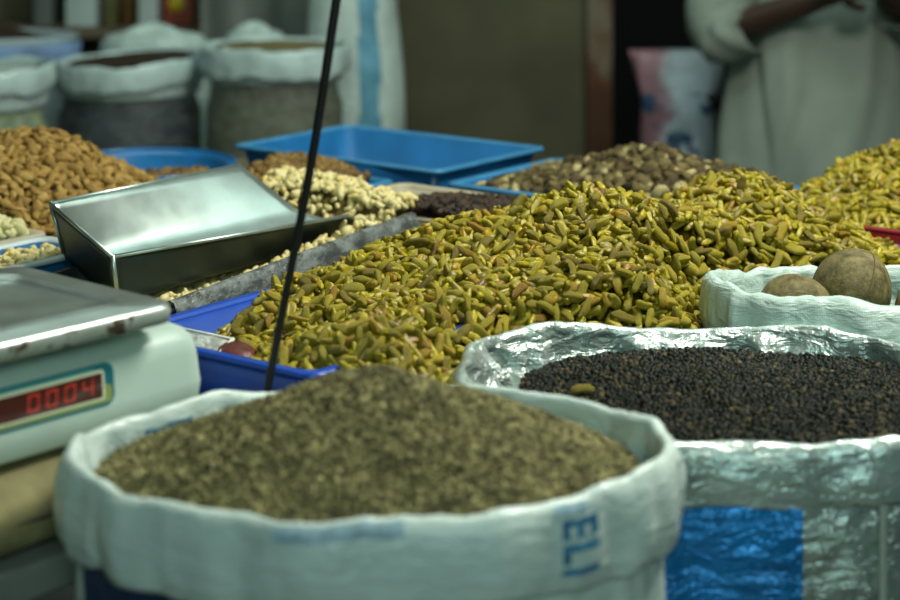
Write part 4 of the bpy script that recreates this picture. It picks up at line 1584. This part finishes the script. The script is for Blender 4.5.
hanging_cloth('hanging_cloth', 'grey cloth hanging in folds behind the grey seed bag', -0.68, -0.24, 5.15, 0.7, 1.75, M_greycloth)

# tall white sack with a blue stripe
ws = thing('striped_sack', 'tall white sack with a blue stripe standing by the brown wall', 'sack', (-0.243, 4.78, BACK_Z + 0.001))
M_tallw = simple('tall_sack_white', (0.50, 0.62, 0.57), 0.45, vary=0.25, scale=7, bumps=(14, 0.5, 0.015))
M_tallb = simple('tall_sack_blue', (0.11, 0.31, 0.42), 0.45, vary=0.3, scale=8, bumps=(14, 0.5, 0.015))
bm = bmesh.new()
rings = []
n = 90
for i in range(41):
    q = i / 40
    z = 0.80 * q
    r = (0.9 + 0.13 * math.sin(PI * min(1, q * 1.25)) - 0.06 * q) * (1 if q < 0.93 else 1 - (q - 0.93) * 4)
    rings.append([(0.118 * r * math.cos(p_) * (1 + 0.04 * float(fbm(3 * math.cos(p_) + 2, 3 * math.sin(p_) + q * 5, 3))) + 0.01 * math.sin(q * 5), 0.10 * r * math.sin(p_) * (1 + 0.04 * float(fbm(3 * math.cos(p_) + 7, 3 * math.sin(p_) + q * 5, 3))), z)
                  for p_ in [2 * PI * k / n for k in range(n)]])
add_rings(bm, rings, True, True)
for f in bm.faces:
    c = f.calc_center_median()
    ang = math.degrees(math.atan2(c.y, c.x))
    f.material_index = 1 if -80 < ang < -50 else 0
obj_bm('sack_body', bm, [M_tallw, M_tallb], ws)
bm = bmesh.new()
add_rings(bm, [[(0.10 * (1 + 0.1 * q) * math.cos(p_) * (1 + 0.1 * math.sin(6 * p_)), 0.08 * (1 + 0.1 * q) * math.sin(p_) * (1 + 0.1 * math.sin(6 * p_)), 0.775 + 0.07 * q) for p_ in [2 * PI * k / n for k in range(n)]] for q in (0, 0.5, 1)])
mod_solid(obj_bm('open_mouth', bm, M_tallw, ws), 0.002)

# pink and white printed bag by the doorway
pb_ = thing('printed_bag', 'white printed plastic bag with pink side, standing in the dark doorway', 'bag', (0.61, 4.98, 0.001))


def printed_mat():
    m, nt, b = new_mat('printed_film')
    tc = N(nt, 'ShaderNodeTexCoord')
    sp_ = N(nt, 'ShaderNodeSeparateXYZ')
    nt.links.new(tc.outputs['Object'], sp_.inputs[0])
    n_ = noise(nt, 9, 3, coord='Object')
    ad = N(nt, 'ShaderNodeMath', operation='MULTIPLY_ADD')
    nt.links.new(n_, ad.inputs[0]); ad.inputs[1].default_value = 0.16; nt.links.new(sp_.outputs['X'], ad.inputs[2])
    pink = ramp(nt, ad.outputs[0], [(0.0, (0.34, 0.18, 0.21)), (0.025, (0.34, 0.20, 0.23)), (0.05, (0.52, 0.60, 0.64))])
    v = noise(nt, 14, 2, coord='Object')
    blue = ramp(nt, v, [(0.56, (0, 0, 0)), (0.60, (1, 1, 1))])
    mz = N(nt, 'ShaderNodeMath', operation='LESS_THAN')
    nt.links.new(sp_.outputs['Z'], mz.inputs[0]); mz.inputs[1].default_value = 0.87
    mm = N(nt, 'ShaderNodeMath', operation='MULTIPLY')
    nt.links.new(blue, mm.inputs[0]); nt.links.new(mz.outputs[0], mm.inputs[1])
    mx = N(nt, 'ShaderNodeMix', data_type='RGBA')
    nt.links.new(mm.outputs[0], mx.inputs[0]); nt.links.new(pink, mx.inputs[6]); mx.inputs[7].default_value = (0.05, 0.10, 0.18, 1)
    nt.links.new(mx.outputs[2], b.inputs['Base Color'])
    b.inputs['Roughness'].default_value = 0.4
    bump(nt, b, noise(nt, 16, 4), 0.6, 0.015)
    return m


bm = bmesh.new()
rings = []
n = 72
for i in range(45):
    q = i / 44
    z = 0.975 * q
    w = 0.095 + 0.018 * math.sin(PI * q * 1.1) if q < 0.86 else 0.1 + 0.028 * ((q - 0.86) / 0.14)
    d = 0.09 if q < 0.86 else 0.09 - 0.065 * ((q - 0.86) / 0.14)
    sh_ = -0.012 * max(0, (q - 0.7)) / 0.3
    rings.append([(w * math.cos(p_) * (1 + 0.07 * float(fbm(3 * math.cos(p_) + 21, 3 * math.sin(p_) + q * 9, 3))) + sh_, d * math.sin(p_) * (1 + 0.07 * float(fbm(3 * math.cos(p_) + 31, 3 * math.sin(p_) + q * 9, 3))), z)
                  for p_ in [2 * PI * k / n for k in range(n)]])
add_rings(bm, rings, True, True)
obj_bm('bag_body', bm, printed_mat(), pb_)
bm = bmesh.new()
add_tube(bm, [(0.055, -0.092, 0.87), (0.07, -0.094, 0.855), (0.075, -0.09, 0.83)], 0.012, 8)
obj_bm('dark_knot', bm, M_black, pb_)

# yellow bag at the right of the person
heap_bag('yellow_bag', 'dull yellow bag behind the standing person at the right edge', (1.26, 5.0), 0.10, 0.10, 0.0, 1.03, 3.0, simple('dull_yellow', (0.22, 0.20, 0.03), 0.5, vary=0.3, scale=10))

# ------------------------------------------------------------------ the person behind the stall
PX, PY = 0.905, 4.60
M_skin = simple('dark_skin', (0.045, 0.024, 0.015), 0.5, vary=0.15, scale=12)
M_kurta = simple('grey_green_kurta', (0.235, 0.285, 0.235), 0.85, vary=0.14, scale=6)
M_trouser = simple('dull_trousers', (0.16, 0.19, 0.16), 0.85)
M_hair = simple('black_hair', (0.008, 0.007, 0.006), 0.6)
pe = thing('person', 'person in a loose grey green tunic with a bare forearm raised, behind the walnuts', 'person', (PX, PY, 0.0))
bm = bmesh.new()
vs, es, rs = [], [], []


def nv_(p, r, prev=None):
    vs.append(bm.verts.new(p)); rs.append(r)
    if prev is not None: bm.edges.new((vs[prev], vs[-1]))
    return len(vs) - 1


pel = nv_((0, 0, 0.93), (0.15, 0.105))
sp1 = nv_((0, 0.0, 1.08), (0.14, 0.10), pel)
che = nv_((0, 0.0, 1.27), (0.165, 0.11), sp1)
nek0 = nv_((0, 0.01, 1.40), (0.075, 0.065), che)
nek1 = nv_((0, 0.0, 1.46), (0.052, 0.054), nek0)
hd0 = nv_((0, -0.018, 1.515), (0.062, 0.075), nek1)
hd1 = nv_((0, -0.012, 1.585), (0.074, 0.092), hd0)
hd2 = nv_((0, 0.0, 1.645), (0.066, 0.08), hd1)


def hand(wrist, dirv, side, prev):
    d = Vector(dirv).normalized()
    s = Vector(side).normalized()
    pal = Vector(wrist) + d * 0.06
    pi_ = nv_(pal, (0.034, 0.016), prev)
    for k, (o_, ln) in enumerate(((-0.030, 0.066), (-0.010, 0.076), (0.010, 0.072), (0.029, 0.056))):
        b0 = nv_(pal + d * 0.036 + s * o_, (0.0095, 0.0095), pi_)
        b1 = nv_(pal + d * (0.036 + ln * 0.5) + s * o_ * 1.08 + Vector((0, -0.008, -0.006)), (0.0085, 0.0085), b0)
        nv_(pal + d * (0.036 + ln * 0.85) + s * o_ * 1.05 + Vector((0, 0.004, -0.028)), (0.0072, 0.0072), b1)
    t0 = nv_(Vector(wrist) + d * 0.035 - s * 0.032 + Vector((0, -0.012, 0)), (0.0115, 0.0115), pi_)
    nv_(Vector(wrist) + d * 0.075 - s * 0.050 + Vector((0, -0.022, -0.005)), (0.009, 0.009), t0)


def arm(sgn, sho, elb, wri, dirv, side):
    a0 = nv_(sho, (0.062, 0.062), che)
    a1 = nv_(Vector(sho).lerp(Vector(elb), 0.5), (0.048, 0.048), a0)
    a2 = nv_(elb, (0.040, 0.040), a1)
    a3 = nv_(Vector(elb).lerp(Vector(wri), 0.4), (0.041, 0.038), a2)
    a4 = nv_(wri, (0.029, 0.024), a3)
    hand(wri, dirv, side, a4)


RS, RE, RW = (-0.185, 0.0, 1.37), (-0.268, -0.04, 1.055), (-0.03, -0.20, 1.165)
LS, LE, LW = (0.185, 0.0, 1.37), (0.205, -0.06, 1.10), (0.075, -0.22, 1.19)
arm(-1, RS, RE, RW, (0.75, -0.35, 0.30), (-0.25, 0.1, 1))
arm(1, LS, LE, LW, (-0.75, -0.35, 0.30), (0.25, 0.1, 1))
for sg in (-1, 1):
    l0 = nv_((sg * 0.09, 0, 0.84), (0.085, 0.09), pel)
    l1 = nv_((sg * 0.10, -0.01, 0.48), (0.056, 0.06), l0)
    l2 = nv_((sg * 0.10, 0.01, 0.28), (0.052, 0.056), l1)
    l3 = nv_((sg * 0.10, 0.02, 0.075), (0.034, 0.04), l2)
    l4 = nv_((sg * 0.11, -0.06, 0.036), (0.036, 0.028), l3)
    nv_((sg * 0.12, -0.15, 0.026), (0.034, 0.02), l4)
me = bpy.data.meshes.new('body')
bm.to_mesh(me)
bm.free()
me.materials.append(M_skin)
body = link(bpy.data.objects.new('body', me), pe)
sk_ = body.modifiers.new('skin', 'SKIN')
sk_.use_smooth_shade = True
for i, r in enumerate(rs):
    me.skin_vertices[0].data[i].radius = r
me.skin_vertices[0].data[0].use_root = True
mod_sub(body, 2)
# face features and hair
bm = bmesh.new()
add_tube(bm, [(0, -0.092, 1.60), (0, -0.108, 1.572), (0, -0.112, 1.556)], [0.008, 0.013, 0.015], 10)
for s in (-1, 1):
    add_tube(bm, [(s * 0.074, 0.0, 1.60), (s * 0.082, 0.008, 1.575), (s * 0.075, 0.0, 1.548)], [0.008, 0.014, 0.007], 8)
obj_bm('nose_and_ears', bm, M_skin, pe)
for s in (-1, 1):
    bm = bmesh.new()
    bmesh.ops.create_uvsphere(bm, u_segments=14, v_segments=10, radius=0.0115)
    for v in bm.verts: v.co = Vector((v.co.x * 1.3 + s * 0.032, v.co.y * 0.7 - 0.094, v.co.z * 0.8 + 1.592))
    obj_bm('eye', bm, simple('eye_white', (0.5, 0.5, 0.45), 0.3), pe)
bm = bmesh.new()
add_tube(bm, [(-0.026, -0.090, 1.530), (0, -0.098, 1.527), (0.026, -0.090, 1.530)], [0.003, 0.007, 0.003], 8)
obj_bm('mouth', bm, simple('lips', (0.09, 0.03, 0.025), 0.5), pe)
bm = bmesh.new()
bmesh.ops.create_uvsphere(bm, u_segments=32, v_segments=20, radius=1.0)
bmesh.ops.delete(bm, geom=[v for v in bm.verts if v.co.z < -0.25 or (v.co.y < -0.55 and v.co.z < 0.45)], context='VERTS')
for v in bm.verts: v.co = Vector((v.co.x * 0.084, v.co.y * 0.104 + 0.0, v.co.z * 0.085 + 1.625))
mod_solid(obj_bm('hair', bm, M_hair, pe), 0.01)


def folds(th, z, k=1.0):
    return k * (0.017 * float(fbm(4 + 2.2 * math.cos(th) + z * 1.5, 2.2 * math.sin(th) - z * 2.5, 3)) + 0.008 * math.sin(6 * th + 9 * z))


bm = bmesh.new()
rings = []
n = 96
prof = [(0.52, 0.245, 0.185), (0.62, 0.238, 0.18), (0.75, 0.228, 0.175), (0.88, 0.215, 0.165), (0.98, 0.203, 0.155), (1.06, 0.192, 0.15), (1.16, 0.190, 0.145), (1.26, 0.198, 0.142), (1.33, 0.205, 0.132), (1.38, 0.190, 0.115), (1.42, 0.125, 0.09), (1.445, 0.078, 0.075)]
zz = np.linspace(0.52, 1.445, 60)
for z in zz:
    rx = np.interp(z, [p_[0] for p_ in prof], [p_[1] for p_ in prof]); ry = np.interp(z, [p_[0] for p_ in prof], [p_[2] for p_ in prof])
    k = 1.3 if z < 1.25 else max(0.15, 1.3 - (z - 1.25) * 6)
    rings.append([((rx + folds(th, z, k)) * math.cos(th), (ry + folds(th + 2, z, k)) * math.sin(th), z) for th in [2 * PI * i / n for i in range(n)]])
add_rings(bm, rings)
mod_solid(obj_bm('tunic', bm, M_kurta, pe), 0.004)


def sleeve(pts, rads):
    bm = bmesh.new()
    P_ = []
    pv = [Vector(p_) for p_ in pts]
    m = 36
    for i in range(m + 1):
        t = i / m * (len(pv) - 1)
        a = min(int(t), len(pv) - 2)
        P_.append((pv[a].lerp(pv[a + 1], t - a), rads[a] + (rads[a + 1] - rads[a]) * (t - a)))
    nn = 40
    rings = []
    for i, (c, r) in enumerate(P_):
        d = (P_[min(i + 2, m)][0] - P_[max(i - 2, 0)][0]).normalized()
        u = d.cross(Vector((0, 1, 0.1))).normalized(); w = d.cross(u).normalized()
        rings.append([c + (u * math.cos(q) + w * math.sin(q)) * (r * (1 + 0.07 * float(fbm(i * 0.25 + 2 * math.cos(q), 2 * math.sin(q) + i * 0.2, 2)))) for q in [2 * PI * k / nn for k in range(nn)]])
    add_rings(bm, rings)
    mod_solid(obj_bm('sleeve', bm, M_kurta, pe), 0.003)


rw = Vector(RE).lerp(Vector(RW), 0.30)
sleeve([(-0.15, 0, 1.365), (-0.215, -0.01, 1.27), (-0.262, -0.035, 1.12), (-0.255, -0.055, 1.058), tuple(rw)], [0.075, 0.082, 0.078, 0.074, 0.070])
lw = Vector(LE).lerp(Vector(LW), 0.45)
sleeve([(0.15, 0, 1.365), (0.198, -0.01, 1.28), (0.208, -0.05, 1.15), (0.195, -0.075, 1.105), tuple(lw)], [0.075, 0.078, 0.072, 0.068, 0.062])
bm = bmesh.new()
for sg in (-1, 1):
    rings = []
    for i in range(20):
        z = 0.09 + 0.82 * i / 19
        r = 0.075 + 0.035 * (i / 19)
        rings.append([(sg * 0.10 + r * math.cos(q) * (1 + 0.06 * float(vnoise(z * 9 + sg, 2 * math.cos(q)))), 0.01 + r * 1.05 * math.sin(q), z) for q in [2 * PI * k / 32 for k in range(32)]])
    add_rings(bm, rings)
mod_solid(obj_bm('trousers', bm, M_trouser, pe), 0.003)
# something small and shiny held in the hands
hb_ = thing('steel_cup', 'small shiny steel cup held in the hands of the standing person', 'cup', (PX + 0.055, PY - 0.285, 1.165))
bm = bmesh.new()
add_rings(bm, [[(r * math.cos(2 * PI * k / 28), r * math.sin(2 * PI * k / 28), z) for k in range(28)] for r, z in ((0.018, 0), (0.020, 0.002), (0.026, 0.06), (0.0275, 0.061), (0.025, 0.058), (0.018, 0.006))], True, True)
obj_bm('cup_body', bm, metal_mat('cup_steel', (0.7, 0.78, 0.74), 0.15, 0.95), hb_)

# ------------------------------------------------------------------ light
W = bpy.data.worlds.new('world')
S.world = W
W.use_nodes = True
bg = W.node_tree.nodes['Background']
bg.inputs[0].default_value = (0.55, 0.85, 0.80, 1)
bg.inputs[1].default_value = 0.035


def area(name, loc_, target, sx_, sy_, power, col):
    l = bpy.data.lights.new(name, 'AREA')
    l.shape = 'RECTANGLE'
    l.size, l.size_y = sx_, sy_
    l.energy = power
    l.color = col
    o = bpy.data.objects.new(name, l)
    COL.objects.link(o)
    o.location = loc_
    d = Vector(target) - Vector(loc_)
    o.rotation_euler = d.to_track_quat('-Z', 'Y').to_euler()
    return o


area('daylight_opening', (0.95, 2.05, 2.7), (0.05, 2.05, 1.0), 0.7, 0.7, 55, (1.0, 0.98, 0.86))
area('back_fill', (0.0, 3.5, 2.9), (0.0, 4.7, 0.9), 2.4, 0.9, 25, (0.80, 1.0, 0.92))  # added fill lamp that brightens the bags in the back row
area('street_light', (0.25, -1.2, 2.15), (0.1, 2.0, 1.0), 1.2, 0.8, 24, (0.72, 1.0, 0.94))

# ------------------------------------------------------------------ camera
cd = bpy.data.cameras.new('camera')
cam = bpy.data.objects.new('camera', cd)
COL.objects.link(cam)
cam.location = (0, 0, 1.5)
cam.rotation_euler = (PI / 2, 0, 0)
cd.sensor_width = 36
cd.lens = 76
cd.shift_y = -0.5
cd.clip_start = 0.05
cd.dof.use_dof = True
cd.dof.focus_distance = 2.14
cd.dof.aperture_fstop = 4.0
cd.dof.aperture_blades = 0
S.camera = cam

# ------------------------------------------------------------------ kernels one by one
for p in PILES:
    p.build()
    tag(p.ob, p.label, p.cat, kind='stuff')
bpy.context.view_layer.update()
dg = bpy.context.evaluated_depsgraph_get()
count = {id(p): np.zeros(p.k, int) for p in PILES}
by_name = {p.ob.name: p for p in PILES}
org = Vector((0, 0, 1.5))
for v in np.arange(120, 520, 1.25):
    for u in np.arange(0.5, 900, 1.25):
        d = Vector(((u - 450) / 1900, 1.0, -(v + 150) / 1900)).normalized()
        o_ = org + d * 0.4
        hit, pos, nrm, fi, ob, mw = S.ray_cast(dg, o_, d)
        if hit and ob.name in by_name:
            p = by_name[ob.name]
            k = p.owner[fi]
            if k >= 0:
                count[id(p)][k] += 1

KINDS = {
    'green_raisin': ('raisin', {'green_raisin_pile': ('plump green raisin lying on the big twin-peaked middle heap', 'green raisins on the big middle heap'),
                                'green_raisin_pile.001': ('green raisin on the heap in the red tray at the right edge', 'green raisins in the red tray')}),
    'cashew': ('cashew', {'cashew_pile': ('cream cashew in the film lined grey tray around the scoop', 'cashews in the grey tray'),
                          'cashew_bits_pile': ('cream cashew in the narrow white rimmed tray behind the scale', 'cashews behind the scale')}),
    'black_raisin': ('raisin', {'black_raisin_pile': ('dark black raisin on the heap in the beige rimmed tray', 'black raisins in the beige tray')}),
    'walnut_kernel': ('walnut', {'walnut_pile': ('broken brown walnut kernel on the heap in the blue tray', 'walnut kernels in the blue tray')}),
    'hazelnut': ('hazelnut', {'hazelnut_pile': ('round brown hazelnut in the narrow blue tray behind the scoop', 'hazelnuts in the narrow tray'),
                              'hazelnut_pile.001': ('round brown hazelnut inside the round blue basin', 'hazelnuts in the round basin')}),
    'almond': ('almond', {'almond_pile': ('brown almond on the tall heap at the left edge', 'almonds on the tall heap')}),
    'pale_kernel': ('kernel', {'pale_kernel_pile': ('pale rounded kernel in the tray before the almond heap', 'pale kernels before the almonds')}),
    'peppercorn': ('peppercorn', {'peppercorn_pile': ('round black peppercorn on top of the open pepper sack', 'peppercorns in the pepper sack')}),
}
for kind, (cat, where) in KINDS.items():
    cand = []
    for p in PILES:
        if p.kind == kind:
            c = count[id(p)]
            cand += [(int(c[i]), p, int(i)) for i in np.nonzero(c > 0)[0]]
    cand.sort(key=lambda q: (-q[0], q[1].name, q[2]))
    cand = cand[:300]
    protos = {}
    for n_, p, i in cand:
        p.sel[i] = True
        lab, grp = where[p.ob.name]
        key = (kind, int(p.var[i]))
        if key not in protos:
            v_, l_, t_ = p.shapes[p.var[i]]
            protos[key] = mesh_from(kind, v_, l_, t_, [p.mat])
        o = bpy.data.objects.new(kind, protos[key])
        COL.objects.link(o)
        m = Matrix.Identity(4)
        for r in range(3):
            for q in range(3):
                m[r][q] = float(p.M[i][r, q])
            m[r][3] = float(p.P[i][r])
        o.matrix_world = m
        tag(o, lab, cat, grp)
    if kind == 'green_raisin':
        stray = bpy.data.objects.new('green_raisin', list(protos.values())[0])
        COL.objects.link(stray)
        stray.matrix_world = Matrix.Translation((0.126, 1.808, float(h_pep(np.array([0.126]), np.array([1.808]))[0]) + 0.008)) @ Matrix.Rotation(0.15, 4, 'Z') @ Matrix.Scale(0.024, 4)
        tag(stray, 'single pale raisin strayed onto the black peppercorns', 'raisin')
for p in PILES:
    if p.sel.any():
        p.build(p.sel)

# ------------------------------------------------------------------ colour management
S.view_settings.view_transform = 'Standard'
S.view_settings.look = 'None'
S.view_settings.gamma = 1
S.view_settings.exposure = 0.0
S.view_settings.use_curve_mapping = False
